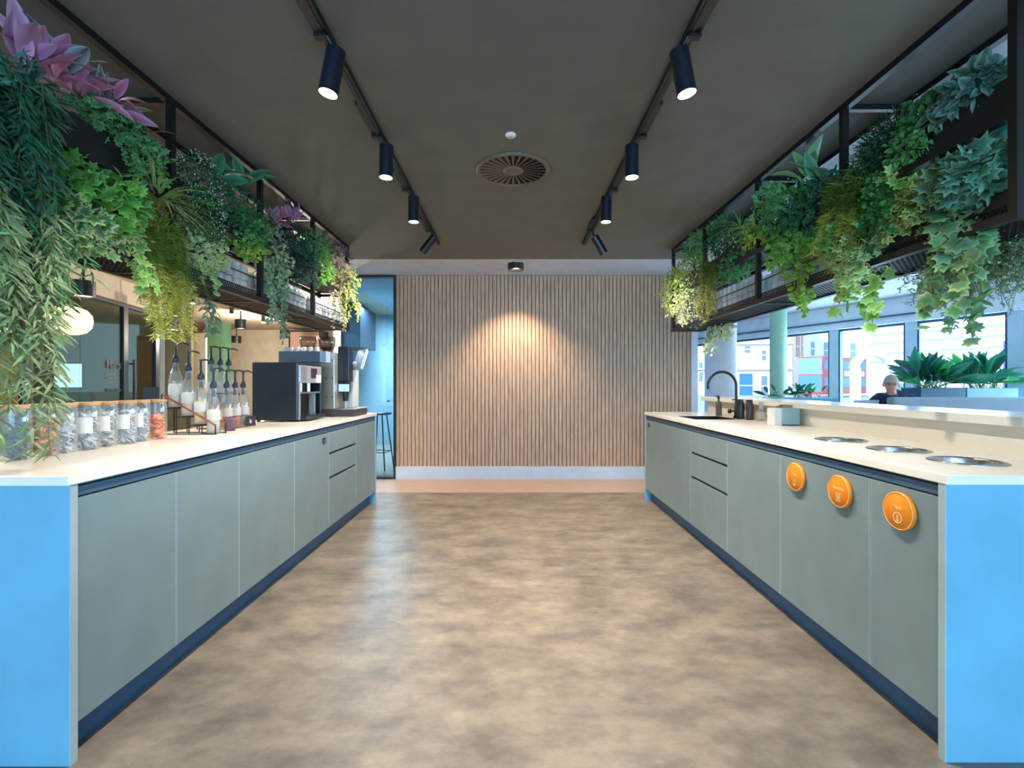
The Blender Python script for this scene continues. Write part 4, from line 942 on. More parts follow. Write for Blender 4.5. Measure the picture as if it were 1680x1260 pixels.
b.cyl((hx - .01, hy - .099, hz + .006), (hx + .01, hy - .099, hz + .006), .003, n=6); b.build('glasses', M_black, t)
b = MB(); b.lathe((hx, hy - .086, hz - .045), [(0, -.003), (.016, -.001), (.016, .001), (0, .003)], n=10, sx=1, sy=.4); b.build('mouth', mat('lip', (170, 100, 96), .5), t)
for sg in (-1, 1):
    b = MB(); b.lathe((hx + sg * .032, hy - .083, hz + .004), [(0, -.008), (.011, -.004), (.011, .004), (0, .008)], n=10, sx=1, sy=.5); b.build('eye', mat('eye_dark', (60, 48, 44), .3), t)
b = MB(); b.tube([(hx + .06, hy + .08, hz - .13), (hx + .055, hy - .0, hz - .145), (hx + .0, hy - .045, hz - .17), (hx - .055, hy - .0, hz - .145), (hx - .06, hy + .08, hz - .13)], .018, 8); b.build('collar', M_jack, t)
def hand(c, fwd, side, nm):
    c = Vector(c); fwd = Vector(fwd).normalized(); side = Vector(side).normalized(); up = Vector((0, 0, 1))
    vv = [tuple(c), tuple(c + fwd * .05)]; ee = [(0, 1)]; rr = [(.022, .014), (.028, .012)]
    for k, (o_, L_) in enumerate([(-.027, .065), (-.009, .075), (.009, .07), (.026, .055)]):
        i0 = 1
        for q in (.35, .7, 1): 
            vv.append(tuple(c + fwd * (.055 + L_ * q) + side * o_ * (1 + .2 * q) - up * .02 * q * q)); rr.append(.0085 - .002 * q); ee.append((i0, len(vv) - 1)); i0 = len(vv) - 1
    i0 = 0
    for q in (.5, 1): vv.append(tuple(c + fwd * (.02 + .035 * q) - side * (.022 + .025 * q))); rr.append(.010 - .002 * q); ee.append((i0, len(vv) - 1)); i0 = len(vv) - 1
    skin_mesh(nm, vv, ee, rr, 0, M_skinp, t, 1)
hand((5.0, 5.87, .79), (-.8, -.5, 0), (.5, -.8, 0), 'hand'); hand((4.84, 5.87, .79), (.4, -.85, 0), (-.85, -.4, 0), 'hand')
t.rotation_euler.z = -.6; t.location.x += .17
t = thing('stool', 'low stool under the seated person', 'stool', (5.17, 6.34, 0)); b = MB(); b.lathe((5.17, 6.34, .38), [(0, 0), (.18, 0), (.19, .03), (.17, .05), (0, .05)], n=24); b.build('seat', M_sofa, t); b = MB(); b.cyl((5.17, 6.34, 0), (5.17, 6.34, .38), .04, n=12); b.build('pedestal', M_black, t)

# ------------------------------------------------------------------ foliage
def leaf_mat(name, rough=.45):
    if name in MATS: return MATS[name]
    m = bpy.data.materials.new(name); m.use_nodes = True; nt = m.node_tree; b = nt.nodes['Principled BSDF']; out = nt.nodes['Material Output']
    at = nt.nodes.new('ShaderNodeAttribute'); at.attribute_name = 'leaf'
    nt.links.new(at.outputs['Color'], b.inputs['Base Color']); b.inputs['Roughness'].default_value = rough; b.inputs['Specular IOR Level'].default_value = .4
    tl = nt.nodes.new('ShaderNodeBsdfTranslucent'); nt.links.new(at.outputs['Color'], tl.inputs[0])
    mx = nt.nodes.new('ShaderNodeMixShader'); mx.inputs[0].default_value = .28
    nt.links.new(b.outputs[0], mx.inputs[1]); nt.links.new(tl.outputs[0], mx.inputs[2]); nt.links.new(mx.outputs[0], out.inputs[0])
    MATS[name] = m; return m
M_leaf = leaf_mat('leaf_tissue'); M_stem = mat('stem_green_brown', (104, 104, 62), .7)

def tpl(kind):
    """leaf template: verts (x across, y along, z up), triangles, rim weight per vertex (0 heart, 1 edge)"""
    if kind in ('ovate', 'lance', 'broad', 'tiny', 'willow', 'lily'):
        W_ = {'lily': .15, 'ovate': .27, 'lance': .15, 'broad': .175, 'tiny': .30, 'willow': .06}[kind]
        rows = [0, .22, .5, .78, 1] if kind != 'tiny' else [0, .5, 1]
        wd = [0, .85, 1, .6, 0] if kind != 'tiny' else [0, 1, 0]
        if kind in ('broad', 'lance', 'lily'): rows = [0, .1, .25, .42, .6, .78, .92, 1]; wd = [.08, .5, .88, 1, .92, .62, .26, 0]
        v, c = [], []
        for t_, w_ in zip(rows, wd):
            z = .06 * math.sin(PI * t_) - .22 * t_ * t_
            v += [(-W_ * w_, t_, z + .22 * W_ * w_), (0, t_, z), (W_ * w_, t_, z + .22 * W_ * w_)]; c += [1, 0, 1]
        f = []
        for i in range(len(rows) - 1):
            a = 3 * i; e = a + 3
            f += [(a, a + 1, e + 1), (a, e + 1, e), (a + 1, a + 2, e + 2), (a + 1, e + 2, e + 1)]
        return np.array(v), np.array(f), np.array(c, float)
    if kind == 'needle':
        return np.array([(-.045, 0, 0), (.045, 0, 0), (.035, .55, .02), (-.035, .55, .02), (0, 1, -.06)]), np.array([(0, 1, 2), (0, 2, 3), (3, 2, 4)]), np.array([0, 0, .5, .5, 1.])
    if kind in ('ivy', 'maple'):
        pts = [(0, 0), (.22, -.06), (.50, .18), (.30, .34), (.44, .66), (.16, .62), (0, 1.0), (-.16, .62), (-.44, .66), (-.30, .34), (-.50, .18), (-.22, -.06)]
        if kind == 'maple': pts = [(0, 0), (.26, -.04), (.56, .10), (.42, .34), (.52, .72), (.2, .70), (0, 1.0), (-.2, .70), (-.52, .72), (-.42, .34), (-.56, .10), (-.26, -.04)]
        cen = np.array([0, .34]); n = len(pts); v = [(0, .34, .05)]; c = [0.]
        for q in pts: p = cen + (np.array(q) - cen) * .60; v.append((p[0], p[1], .03)); c.append(.08)
        for q in pts: v.append((q[0], q[1], -.06 * (abs(q[0]) * 2 + q[1]))); c.append(1.)
        f = []
        for i in range(n):
            j = (i + 1) % n; f += [(0, 1 + i, 1 + j), (1 + i, 1 + n + i, 1 + n + j), (1 + i, 1 + n + j, 1 + j)]
        return np.array(v), np.array(f), np.array(c)
TPL = {k: tpl(k) for k in ('lily', 'ovate', 'lance', 'broad', 'tiny', 'willow', 'needle', 'ivy', 'maple')}

class Leaves:
    def __init__(s): s.V = []; s.F = []; s.K = []; s.n = 0
    def put(s, kind, P_, D_, size, heart, rim, jit=.18, up=(0, 0, 1), curl=0.0):
        """P_ (n,3) leaf bases, D_ (n,3) directions, size (n,)"""
        v, f, c = TPL[kind]; n = len(P_)
        D_ = D_ / (np.linalg.norm(D_, axis=1, keepdims=True) + 1e-9)
        U_ = np.array(up, float) + RNG.normal(0, .30, (n, 3))
        X_ = np.cross(D_, U_); X_ /= (np.linalg.norm(X_, axis=1, keepdims=True) + 1e-9); N_ = np.cross(X_, D_)
        sz = size[:, None, None]
        pts = P_[:, None, :] + sz * (v[None, :, 0:1] * X_[:, None, :] + v[None, :, 1:2] * D_[:, None, :] + v[None, :, 2:3] * N_[:, None, :])
        h = np.array(lin(heart)); r = np.array(lin(rim))
        h = h * .86 + .14 * h.mean(); r = r * .9 + .1 * r.mean(); k = 1 + RNG.uniform(-jit, jit, (n, 1, 1)) * 1.6
        mixv = c[None, :, None]; hue = 1 + RNG.normal(0, jit * .35, (n, 1, 3))
        col = np.clip((h[None, None, :] * (1 - mixv) + r[None, None, :] * mixv) * k * hue * 1.5, 0, .9)
        s.V.append(pts.reshape(-1, 3)); s.K.append(col.reshape(-1, 3))
        s.F.append((f[None] + (np.arange(n) * len(v))[:, None, None] + s.n).reshape(-1, 3)); s.n += n * len(v)
    def blade(s, base, dir_, L, wd, col, rim, droop=.8, seg=7):
        """one long arching grass blade"""
        d = np.array(dir_, float); d /= np.linalg.norm(d); x = np.cross(d, (0, 0, 1)); x /= (np.linalg.norm(x) + 1e-9)
        pts = []; cols = []; p = np.array(base, float); q = d.copy()
        for i in range(seg + 1):
            t_ = i / seg; ww = wd * (1 - t_ ** 2) * .5 + .0004
            pts += [p - x * ww, p.copy() , p + x * ww]; cols += [lin(rim), lin(col), lin(rim)]
            q = q + np.array((0, 0, -droop / seg)); q /= np.linalg.norm(q); p = p + q * L / seg
        f = []
        for i in range(seg):
            a = 3 * i; e = a + 3; f += [(a, a + 1, e + 1), (a, e + 1, e), (a + 1, a + 2, e + 2), (a + 1, e + 2, e + 1)]
        s.V.append(np.array(pts)); s.K.append(np.array(cols) * RNG.uniform(1.1, 1.6)); s.F.append(np.array(f) + s.n); s.n += len(pts)
    def build(s, name, parent, m=None):
        if not s.V: return None
        V = np.concatenate(s.V); F = np.concatenate(s.F); K = np.concatenate(s.K)
        L = ORG.get(parent.name, Vector()) if parent is not None else Vector()
        V = V - np.array(L)
        me = bpy.data.meshes.new(name); me.from_pydata(V.tolist(), [], F.tolist())
        ca = me.color_attributes.new('leaf', 'FLOAT_COLOR', 'POINT'); ca.data.foreach_set('color', np.concatenate([K, np.ones((len(K), 1))], 1).astype(np.float32).ravel())
        me.polygons.foreach_set('use_smooth', np.ones(len(me.polygons), bool)); me.materials.append(m or M_leaf)
        o = bpy.data.objects.new(name, me); C.objects.link(o); o.parent = parent; return o

def on_plane(px, py, X):
    d = abs(X) * FPX / abs(px - CX); return np.array((X, d, EYE - (py - CY) * d / FPX)), d
def plant(name, label, cat, base, stuff, group='hanging shelf plants'):
    """stuff: list of dicts describing mounds, strands, rosettes, blades measured on the vertical plane x = X"""
    lv = Leaves(); st = MB(); fl = Leaves()
    b0, _ = on_plane(*base)
    t = thing(name, label, cat, tuple(b0), group)
    for e in stuff:
        k = e['k']; X = e.get('X', base[2]); sgn = -1 if X > 0 else 1     # towards the aisle
        kind = e.get('leaf', 'ovate'); heart = e['c']; rim = e.get('r', heart); s0 = e['s']
        c0, d = on_plane(e['x'], e['y'], X)
        if k == 'mound':
            n = e['n']; ry = e['ry'] * d / FPX; rd = e['rx'] * d / abs(e['x'] - CX); rx = e.get('rX', min(.12, max(.05, ry * .7)))
            u = RNG.normal(0, 1, (n, 3)); u /= np.linalg.norm(u, axis=1, keepdims=True)
            rr = RNG.uniform(.45, 1, (n, 1)) ** .6
            lump = 1 + .18 * np.sin(u[:, 0:1] * 5 + u[:, 2:3] * 7 + e['x']) 
            Pn = c0 + u * rr * lump * np.array((rx, rd, ry))
            Dn = u * .7 + np.array((0, -.1, -.45)) + RNG.normal(0, .75, (n, 3))
            lv.put(kind, Pn, Dn, s0 * RNG.uniform(.7, 1.2, n), heart, rim, e.get('j', .2), up=u * .6 + np.array((sgn * .9, -.7, .25)))
            for q in range(min(24, n // 10)):
                i = RNG.integers(0, n); st.tube([c0 - np.array((0, 0, ry * .5)), (c0 + Pn[i]) / 2 + np.array((0, 0, .02)), Pn[i]], .0018, 4)
            if 'fl' in e:
                m_ = int(n * .8); u2 = RNG.normal(0, 1, (m_, 3)); u2 /= np.linalg.norm(u2, axis=1, keepdims=True)
                fl.put('tiny', c0 + u2 * np.array((rx, rd, ry)) * RNG.uniform(.95, 1.15, (m_, 1)), u2 + RNG.normal(0, .6, (m_, 3)), np.full(m_, e['fs']), e['fl'], e['fl'], .1)
        elif k == 'strand':
            for i in range(e['n']):
                x = e['x'] + RNG.uniform(-1, 1) * e['rx']; ln = e['len'] * RNG.uniform(.6, 1.0)
                Xs = X + RNG.uniform(-.04, .05)
                p0, d0 = on_plane(x, e['y'] + RNG.uniform(0, e.get('ry', 10)), Xs); L_ = ln * d0 / FPX
                npt = max(5, int(L_ / .04)); sway = RNG.normal(0, .015, 2); pts = []; ph = RNG.uniform(0, 6)
                for q in range(npt + 1):
                    tt = q / npt; pts.append(p0 + np.array((sgn * .05 * math.sin(tt * 2) + sway[0] * tt * 2 + .010 * math.sin(ph + tt * 9), sway[1] * tt * 3 + .012 * math.sin(ph * 2 + tt * 7), -L_ * tt)))
                st.tube(pts, .0020, 4, r1=.001); pts = np.array(pts)
                m_ = int(L_ / e['sp']); tt = (np.arange(m_) + RNG.uniform(0, 1, m_)) / max(1, m_) * npt; i0 = np.clip(tt.astype(int), 0, npt - 1)
                Pn = pts[i0] + (pts[i0 + 1] - pts[i0]) * (tt - i0)[:, None]
                a = RNG.uniform(0, 2 * PI, m_); dn = e.get('down', .8)
                Dn = np.stack([np.cos(a), np.sin(a), -dn + RNG.normal(0, .3, m_)], 1); Uf = np.stack([np.cos(a) * .3 + sgn * .9, np.sin(a) * .3 - .7, np.full(m_, .35)], 1)
                cc = heart
                if 'c2' in e:   # two halves of a strand whose young tips are another colour
                    sel = tt / npt > .5
                    if sel.any(): lv.put(kind, Pn[sel], Dn[sel], s0 * RNG.uniform(.75, 1.15, int(sel.sum())), e['c2'], e.get('r2', e['c2']), e.get('j', .2), up=Uf[sel])
                    Pn, Dn, Uf = Pn[~sel], Dn[~sel], Uf[~sel]
                if len(Pn): lv.put(kind, Pn, Dn, s0 * RNG.uniform(.75, 1.15, len(Pn)), heart, rim, e.get('j', .2), up=Uf)
        elif k == 'rosette':
            n = e['n']; a = RNG.uniform(0, 2 * PI, n); el = RNG.uniform(e.get('lo', .1), e.get('hi', 1.2), n)
            Dn = np.stack([np.cos(a) * np.cos(el) + sgn * .25, np.sin(a) * np.cos(el), np.sin(el)], 1)
            Pn = c0 + Dn * .02 + RNG.normal(0, .012, (n, 3))
            pet = e.get('pet', 0)
            if pet:
                for i in range(n): st.tube([Pn[i], Pn[i] + Dn[i] * pet * .5 + np.array((0, 0, .01)), Pn[i] + Dn[i] * pet], .0025, 5)
                Pn = Pn + Dn * pet
            lv.put(kind, Pn, Dn, s0 * RNG.uniform(.75, 1.15, n), heart, rim, e.get('j', .15))
        elif k == 'blades':
            for i in range(e['n']):
                a = RNG.uniform(0, 2 * PI); el = RNG.uniform(.3, 1.2)
                lv.blade(c0, (math.cos(a) * math.cos(el) + sgn * .3, math.sin(a) * math.cos(el), math.sin(el)), s0 * RNG.uniform(.7, 1.1), e.get('w', .010), heart, rim, e.get('droop', 1.4))
    lv.build('foliage', t); fl.build('flowers', t)
    if st.v: st.build('stems', M_stem, t)
    return t
M = lambda x, y, rx, ry, n, s, c, r=None, leaf='ovate', **kw: dict(k='mound', x=x, y=y, rx=rx, ry=ry, n=n, s=s, c=c, r=r or c, leaf=leaf, **kw)
St = lambda x, y, rx, ln, n, s, sp, c, r=None, leaf='ovate', **kw: dict(k='strand', x=x, y=y, rx=rx, len=ln, n=n, s=s, sp=sp, c=c, r=r or c, leaf=leaf, **kw)
Ro = lambda x, y, n, s, c, r=None, leaf='lance', **kw: dict(k='rosette', x=x, y=y, n=n, s=s, c=c, r=r or c, leaf=leaf, **kw)
Bl = lambda x, y, n, s, c, r=None, **kw: dict(k='blades', x=x, y=y, n=n, s=s, c=c, r=r or c, **kw)

# left shelf, near to far
XA = -1.69
plant('hanging_willow_vine', 'long hanging willow leaved vine at the far left edge reaching the jars', 'hanging plant', (60, 150, -1.68), [
    St(5, 110, 62, 470, 20, .072, .0062, (34, 86, 66), leaf='willow', c2=(96, 120, 78), down=.75, X=-1.64), St(32, 130, 40, 620, 9, .070, .0085, (44, 96, 66), leaf='willow', c2=(112, 128, 84), down=.8, X=-1.62),
    St(70, 330, 16, 190, 4, .06, .007, (60, 110, 60), leaf='willow', X=-1.62), M(35, 150, 50, 50, 220, .08, (34, 84, 66), leaf='willow', X=-1.66)])
plant('purple_cordyline', 'pink purple leaved plant at the top left nearest the camera', 'plant', (60, 170, -1.72), [
    Ro(40, 110, 16, .17, (168, 112, 160), (196, 146, 186), leaf='broad', lo=.1, hi=1.4), Ro(85, 130, 13, .15, (176, 108, 146), (200, 140, 174), leaf='broad', lo=-.1, hi=1.2), Ro(125, 150, 12, .15, (172, 106, 152), (200, 140, 180), leaf='broad', lo=-.2, hi=1.0), Ro(180, 175, 14, .13, (166, 104, 152), (196, 136, 180), leaf='broad', lo=-.1, hi=1.0), Ro(235, 215, 5, .12, (140, 80, 116), (170, 108, 140), leaf='broad', lo=-.3, hi=.4),
    Ro(100, 130, 6, .20, (30, 84, 84), (150, 190, 190), leaf='lance', lo=.3), Ro(190, 190, 5, .16, (30, 84, 74), (150, 190, 180), leaf='lance', lo=.6), M(55, 165, 55, 30, 150, .06, (60, 74, 60), leaf='willow')])
plant('small_ivy', 'small leaved green ivy below the purple leaves on the left trough', 'ivy', (190, 215, -1.72), [
    M(190, 210, 60, 34, 420, .034, (44, 110, 58), (96, 150, 96), leaf='ivy'), M(235, 255, 36, 40, 260, .030, (50, 120, 60), (120, 168, 110), leaf='ivy'), St(215, 240, 45, 80, 8, .030, .011, (60, 130, 60), (110, 160, 90), leaf='ivy')])
plant('variegated_ivy', 'large cream edged variegated ivy hanging over the left lamp', 'ivy', (130, 350, -1.70), [
    M(110, 360, 56, 46, 360, .060, (40, 100, 54), (176, 200, 130), leaf='ivy', rX=.10), M(175, 330, 60, 55, 380, .055, (76, 142, 48), (120, 180, 80), leaf='ivy', rX=.10), M(188, 378, 42, 34, 230, .056, (60, 128, 48), (206, 222, 130), leaf='ivy'),
    M(115, 285, 50, 35, 240, .045, (62, 122, 40), (90, 150, 60), leaf='ivy'), St(205, 395, 18, 85, 4, .05, .014, (110, 170, 60), (200, 220, 120), leaf='ivy'), St(120, 395, 36, 32, 4, .045, .016, (50, 110, 54), (150, 180, 110), leaf='ivy')])
plant('spider_plant', 'striped spider plant with arching narrow leaves between ivy and white flowers', 'plant', (258, 345, -1.71), [
    Bl(255, 335, 60, .30, (96, 140, 70), (196, 206, 140), w=.011), Bl(262, 330, 25, .24, (70, 104, 60), (150, 160, 100), w=.009, droop=1.9)])
plant('asparagus_fern', 'yellow green asparagus fern hanging in a long tail on the left', 'hanging plant', (262, 380, -1.70), [
    St(258, 365, 30, 190, 26, .036, .0018, (92, 118, 22), leaf='needle', c2=(150, 152, 50), down=.5), M(262, 385, 32, 40, 900, .040, (84, 116, 24), (120, 140, 40), leaf='needle'), St(285, 400, 12, 110, 6, .030, .0026, (60, 116, 40), leaf='needle', down=.4)])
plant('white_flowering_plant', 'dark green bush speckled with tiny white flowers on the left shelf', 'flowering plant', (322, 360, -1.70), [
    M(322, 300, 30, 45, 700, .022, (28, 96, 66), leaf='tiny', fl=(206, 222, 214), fs=.012), M(322, 360, 32, 55, 900, .022, (30, 106, 52), leaf='tiny', fl=(206, 220, 200), fs=.011)])
plant('pale_variegated_ivy', 'pale cream green trailing leaves below the white flowers', 'ivy', (330, 420, -1.69), [
    M(335, 412, 34, 30, 520, .026, (120, 150, 70), (220, 226, 160), leaf='ivy'), St(310, 420, 26, 70, 7, .026, .010, (96, 150, 66), (190, 210, 140), leaf='ivy')])
plant('broad_leaf_plant', 'blue green broad pointed leaves rising over the left shelf middle', 'plant', (362, 300, -1.74), [
    Ro(350, 300, 8, .20, (40, 112, 84), (70, 140, 110), leaf='broad', lo=.1, hi=1.1), Ro(395, 305, 8, .18, (36, 104, 82), (66, 136, 104), leaf='broad', lo=.1, hi=1.2)])
plant('boxwood_bush', 'dense small leaved dark green bush in the left third bay', 'plant', (388, 345, -1.70), [
    M(385, 345, 42, 48, 1200, .022, (26, 84, 60), (44, 110, 80), leaf='tiny'), M(405, 375, 34, 40, 700, .024, (52, 122, 50), (80, 150, 70), leaf='ivy'), M(412, 405, 26, 22, 300, .026, (120, 160, 40), (150, 180, 60), leaf='ivy')])
plant('trailing_grey_vine', 'grey green trailing vine hanging below the left shelf middle', 'hanging plant', (445, 410, -1.68), [
    M(438, 390, 14, 50, 300, .030, (86, 116, 96), (140, 160, 136), leaf='ovate'), M(448, 440, 16, 44, 420, .030, (92, 128, 84), (156, 176, 130), leaf='ovate'), St(452, 420, 14, 110, 9, .034, .008, (90, 126, 90), (150, 172, 136), leaf='ovate'), St(462, 480, 10, 75, 4, .045, .014, (76, 112, 80), (130, 150, 120), leaf='lance')])
plant('purple_cordyline', 'small pink purple leaved plant halfway along the left shelf', 'plant', (462, 370, -1.72), [
    Ro(446, 366, 16, .12, (130, 84, 124), (180, 130, 172), leaf='broad', lo=.0, hi=1.3), Ro(480, 364, 15, .12, (120, 80, 116), (176, 126, 168), leaf='broad', lo=.2, hi=1.4), M(462, 378, 22, 16, 260, .025, (22, 66, 60), leaf='tiny')])
plant('dark_foliage_plant', 'very dark blue green bush beneath the small purple plant', 'plant', (485, 410, -1.70), [
    M(478, 400, 22, 34, 700, .026, (16, 54, 58), (30, 76, 76), leaf='tiny'), M(494, 430, 16, 40, 600, .024, (34, 80, 76), (56, 104, 96), leaf='tiny')])
plant('bright_green_bush', 'bright green fern like bush near the far end of the left shelf', 'plant', (522, 420, -1.69), [
    M(516, 405, 18, 24, 560, .026, (60, 120, 58), (100, 156, 84), leaf='ivy'), M(526, 440, 14, 30, 460, .026, (84, 156, 40), (120, 176, 60), leaf='ivy')])
plant('brown_tinged_plant', 'grey brown tinged leafy plant at the far end of the left shelf', 'plant', (550, 440, -1.69), [
    M(543, 415, 16, 22, 420, .028, (92, 84, 84), (140, 126, 120), leaf='ovate'), M(556, 450, 12, 40, 520, .028, (104, 92, 74), (140, 126, 96), leaf='ovate'), M(562, 420, 8, 20, 200, .028, (92, 66, 96), (120, 96, 124), leaf='ovate'), St(548, 470, 10, 70, 6, .028, .010, (150, 136, 96), (180, 166, 120))])
plant('yellow_green_trailer', 'yellow green trailing plant on the very end of the left shelf', 'hanging plant', (569, 470, -1.66), [
    M(569, 460, 8, 32, 460, .028, (110, 146, 40), (176, 196, 80), leaf='ovate'), St(570, 470, 6, 55, 6, .030, .009, (150, 180, 56), (196, 210, 96))])
plant('dangling_sprig', 'single grey green sprig dangling under the left shelf near the pillar', 'hanging plant', (335, 490, -1.93), [
    St(335, 485, 10, 60, 4, .055, .012, (74, 104, 80), (130, 150, 116), leaf='lance', X=-1.93)])

# right shelf, near to far
XB = 1.67
plant('variegated_pothos', 'blue green broad leaved pothos at the upper right near the camera', 'plant', (1600, 175, 1.74), [
    M(1610, 145, 52, 38, 260, .070, (44, 92, 92), (100, 140, 132)), M(1560, 185, 44, 34, 190, .066, (56, 98, 86), (116, 150, 124)), Ro(1530, 190, 8, .09, (120, 130, 96), (150, 160, 120), leaf='broad', lo=-.5, hi=.6)])
plant('round_leaf_bush', 'rich green rounded leaf bush left of the broad pothos', 'plant', (1508, 225, 1.71), [
    M(1512, 190, 26, 32, 520, .034, (40, 96, 48), (70, 130, 72)), M(1500, 245, 36, 42, 800, .032, (50, 112, 52), (90, 150, 86))])
plant('dark_needle_fern', 'dark feathery fern behind the round leaf bush', 'plant', (1460, 250, 1.72), [
    M(1455, 235, 34, 36, 1100, .060, (18, 62, 40), (34, 84, 56), leaf='needle'), M(1430, 280, 36, 40, 900, .055, (26, 80, 44), (44, 100, 60), leaf='needle')])
plant('asparagus_fern', 'olive green asparagus fern hanging in a wide tail on the right', 'hanging plant', (1400, 330, 1.68), [
    St(1398, 285, 36, 150, 34, .040, .0018, (74, 100, 28), leaf='needle', c2=(150, 160, 40), down=.5), M(1405, 320, 36, 45, 1200, .042, (66, 98, 30), (100, 130, 44), leaf='needle')])
plant('green_fern', 'bright green drooping fern between the asparagus fern and ivy', 'hanging plant', (1450, 350, 1.68), [
    St(1448, 290, 18, 130, 16, .030, .0030, (44, 110, 46), (80, 144, 70), leaf='tiny', down=.4), M(1450, 330, 20, 50, 700, .030, (44, 110, 48), (80, 144, 70), leaf='tiny')])
plant('yellow_edged_ivy', 'yellow edged ivy clump over the dark trough on the right', 'ivy', (1505, 335, 1.69), [
    M(1500, 335, 44, 28, 340, .050, (74, 120, 50), (196, 206, 110), leaf='ivy'), M(1470, 300, 22, 24, 140, .045, (90, 150, 60), (180, 200, 120), leaf='ivy'), St(1500, 345, 40, 45, 5, .045, .014, (90, 130, 50), (200, 206, 110), leaf='ivy')])
plant('blue_green_ivy', 'large blue green ivy pouring over the right shelf edge nearest the camera', 'ivy', (1600, 300, 1.70), [
    M(1610, 285, 46, 46, 360, .062, (44, 110, 92), (100, 150, 120), leaf='ivy', rX=.09), M(1560, 300, 36, 40, 260, .058, (60, 112, 80), (140, 170, 120), leaf='ivy'), M(1580, 380, 34, 46, 170, .054, (62, 112, 76), (120, 150, 96), leaf='maple'),
    St(1575, 400, 34, 135, 8, .052, .034, (64, 112, 64), (130, 156, 100), leaf='maple'), St(1610, 470, 16, 85, 4, .045, .034, (56, 100, 60), (96, 140, 90), leaf='maple')])
plant('variegated_ivy', 'pale variegated ivy with a maple leaf tail on the right', 'ivy', (1410, 420, 1.67), [
    M(1412, 405, 36, 34, 340, .050, (84, 140, 66), (206, 220, 150), leaf='ivy'), M(1385, 385, 20, 40, 200, .045, (60, 116, 50), (120, 160, 80), leaf='ivy'), St(1400, 410, 26, 80, 6, .05, .014, (100, 156, 70), (200, 220, 150), leaf='ivy'), St(1430, 440, 18, 95, 5, .054, .034, (84, 140, 54), (140, 176, 80), leaf='maple')])
plant('broad_leaf_plant', 'pale green broad leaves standing up over the right shelf', 'plant', (1340, 290, 1.74), [
    Ro(1325, 295, 7, .21, (104, 156, 104), (130, 176, 120), leaf='broad', lo=.4, hi=1.3), Ro(1355, 300, 9, .20, (60, 120, 96), (90, 150, 120), leaf='broad', lo=.2, hi=1.3), M(1345, 310, 30, 22, 260, .045, (24, 76, 62), (40, 100, 80), leaf='lance')])
plant('mixed_leafy_fern', 'large mid green leafy fern in the right third bay', 'plant', (1290, 360, 1.69), [
    M(1285, 345, 44, 36, 900, .040, (44, 112, 52), (76, 144, 76), leaf='lance'), M(1320, 350, 34, 44, 700, .044, (26, 84, 56), (46, 110, 76), leaf='lance'), M(1300, 395, 32, 34, 460, .038, (76, 140, 50), (120, 170, 70), leaf='ivy'), M(1258, 325, 16, 22, 220, .034, (70, 140, 90), (110, 170, 110), leaf='ivy'),
    St(1335, 400, 18, 110, 9, .040, .022, (104, 150, 48), (140, 176, 60), leaf='maple'), St(1290, 400, 26, 50, 6, .04, .012, (90, 150, 50), (130, 170, 70), leaf='ivy')])
plant('spider_plant', 'thin arching grassy plant beside the second post of the right shelf', 'plant', (1222, 375, 1.70), [
    Bl(1215, 376, 46, .25, (104, 140, 90), (170, 186, 140), w=.008), Bl(1230, 378, 24, .22, (120, 150, 60), (180, 190, 90), w=.009)])
plant('yellow_green_bush', 'yellow green ovate leaves between grass and fern on the right shelf', 'plant', (1248, 385, 1.68), [
    M(1245, 385, 22, 18, 300, .036, (130, 156, 46), (160, 180, 70)), M(1230, 392, 14, 14, 160, .030, (76, 130, 60), (120, 160, 80))])
plant('boxwood_bush', 'dark green dense bush in the right fourth bay', 'plant', (1200, 405, 1.70), [
    M(1192, 388, 28, 28, 900, .028, (26, 76, 44), (44, 100, 60), leaf='tiny'), M(1206, 436, 22, 24, 500, .028, (54, 112, 64), (90, 150, 96), leaf='ivy'), M(1175, 372, 16, 16, 300, .03, (50, 112, 66), (80, 146, 90), leaf='ivy')])
plant('olive_hanging_fern', 'narrow olive brown fern hanging straight down near the far right post', 'hanging plant', (1170, 450, 1.66), [
    St(1168, 425, 14, 100, 18, .036, .0022, (92, 104, 30), leaf='needle', c2=(130, 132, 48), down=.5), M(1172, 450, 12, 50, 700, .034, (96, 108, 34), leaf='needle')])
plant('golden_leaf_bush', 'big yellow green leafy clump on the far end of the right shelf', 'plant', (1125, 470, 1.66), [
    M(1128, 450, 26, 34, 700, .032, (84, 116, 44), (150, 170, 80)), M(1110, 478, 22, 38, 800, .032, (150, 170, 60), (206, 210, 110)), M(1130, 500, 18, 38, 520, .032, (120, 136, 76), (196, 196, 150)), M(1148, 475, 10, 44, 420, .028, (40, 48, 36), (60, 72, 50)), M(1140, 405, 14, 20, 300, .032, (44, 104, 54), (80, 140, 70))])
plant('cream_leaf_trailer', 'pale cream green leaves hanging in front of the round column', 'hanging plant', (1178, 540, 1.93), [
    M(1182, 540, 18, 16, 200, .045, (150, 160, 110), (196, 200, 160), X=1.93), St(1176, 535, 14, 45, 5, .04, .012, (150, 160, 100), (200, 204, 160), X=1.93)])
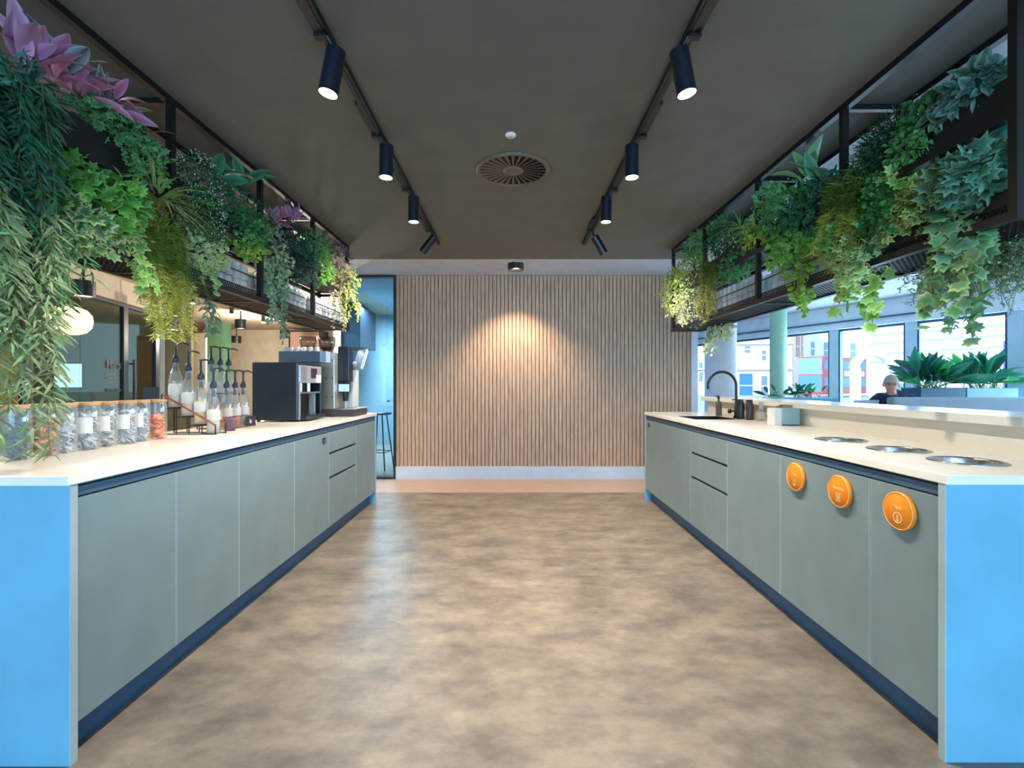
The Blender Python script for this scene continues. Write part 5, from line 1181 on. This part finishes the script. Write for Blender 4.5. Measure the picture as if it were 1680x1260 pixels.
# net-like ball of curly twigs under the near right shelf
lv = Leaves(); c0, d0 = on_plane(1622, 440, 1.93); c0[2] = 1.70
t = thing('curly_twig_plant', 'rounded tangle of fine curly twigs and tiny leaves under the right shelf', 'hanging plant', tuple(c0), 'hanging shelf plants'); b = MB()
for i in range(230):
    u = RNG.normal(0, 1, 3); u /= np.linalg.norm(u); u[2] = -abs(u[2]) * .9; q = c0 + np.array((RNG.uniform(-.10, .08), RNG.uniform(-.22, .20), 0.03)); pts = [q.copy()]
    w_ = RNG.normal(0, 1, 3); L_ = RNG.uniform(.12, .30)
    for k in range(9):
        u = u + .5 * np.cross(u, w_) * .5; u /= np.linalg.norm(u); q = q + u * L_ / 9 * np.array((.6, 1, .8)) + np.array((0, 0, -.004)); q[2] = min(q[2], 1.745); pts.append(q.copy())
    b.tube(pts, .0014, 4)
    pa = np.array(pts[3:]); n = len(pa); pa = np.repeat(pa, 3, 0) + RNG.normal(0, .008, (3 * n, 3)); lv.put('tiny', pa, RNG.normal(0, 1, (3 * n, 3)), np.full(3 * n, .015), (96, 140, 110), (140, 170, 130), .2)
b.build('twigs', M_stem, t); lv.build('foliage', t)
for i in range(1):
    plant('dark_sprig', 'dark bluish sprig dangling lowest under the near right shelf', 'hanging plant', (1588, 480, 1.90), [St(1588, 470, 22, 82, 7, .022, .0055, (60, 84, 110), (90, 120, 140), leaf='lance', X=1.86)])

# lounge plants in the tall boxes: long-stalked glossy leaves
def lily(x0, x1, y, z, n, seed, lab, f=1.0):
    lv = Leaves(); b = MB(); t = thing('peace_lily', lab, 'potted plant', ((x0 + x1) / 2, y, z), 'glossy lounge plants')
    for i in range(n):
        a = RNG.uniform(0, 2 * PI); el = RNG.uniform(.35, 1.35); px = RNG.uniform(x0 + .08, x1 - .08); py = y + RNG.uniform(-.08, .08)
        d_ = np.array((math.cos(a) * math.cos(el), math.sin(a) * math.cos(el), math.sin(el))); L_ = RNG.uniform(.10, .26) * f; p0 = np.array((px, py, z)); p1 = p0 + d_ * L_
        b.tube([p0, (p0 + p1) / 2 + np.array((0, 0, .01)), p1], .004, 5)
        dd = d_ + np.array((0, 0, -.25)); lv.put('lily', p1[None], dd[None], np.array([RNG.uniform(.24, .40) * f]), [(10, 70, 56), (14, 88, 60), (24, 120, 52)][i % 3], [(20, 96, 76), (24, 110, 76), (44, 140, 64)][i % 3], .25, up=(-.5, -.7, .7))
    lv.build('foliage', t, leaf_mat('glossy_leaf', .25)); b.build('stalks', mat('pale_stalk', (110, 170, 120), .5), t)
lily(5.48, 6.0, 6.45, 1.169, 60, 1, 'dark glossy leafed plant in the deep teal planter box')
lily(6.15, 6.75, 6.45, 1.169, 56, 2, 'glossy bright green leafed plant in the lighter blue planter box')
lily(3.25, 4.1, 6.2, 1.0405, 26, 3, 'low leafy plant showing just over the ledge behind the tap', .42)
lv = Leaves()
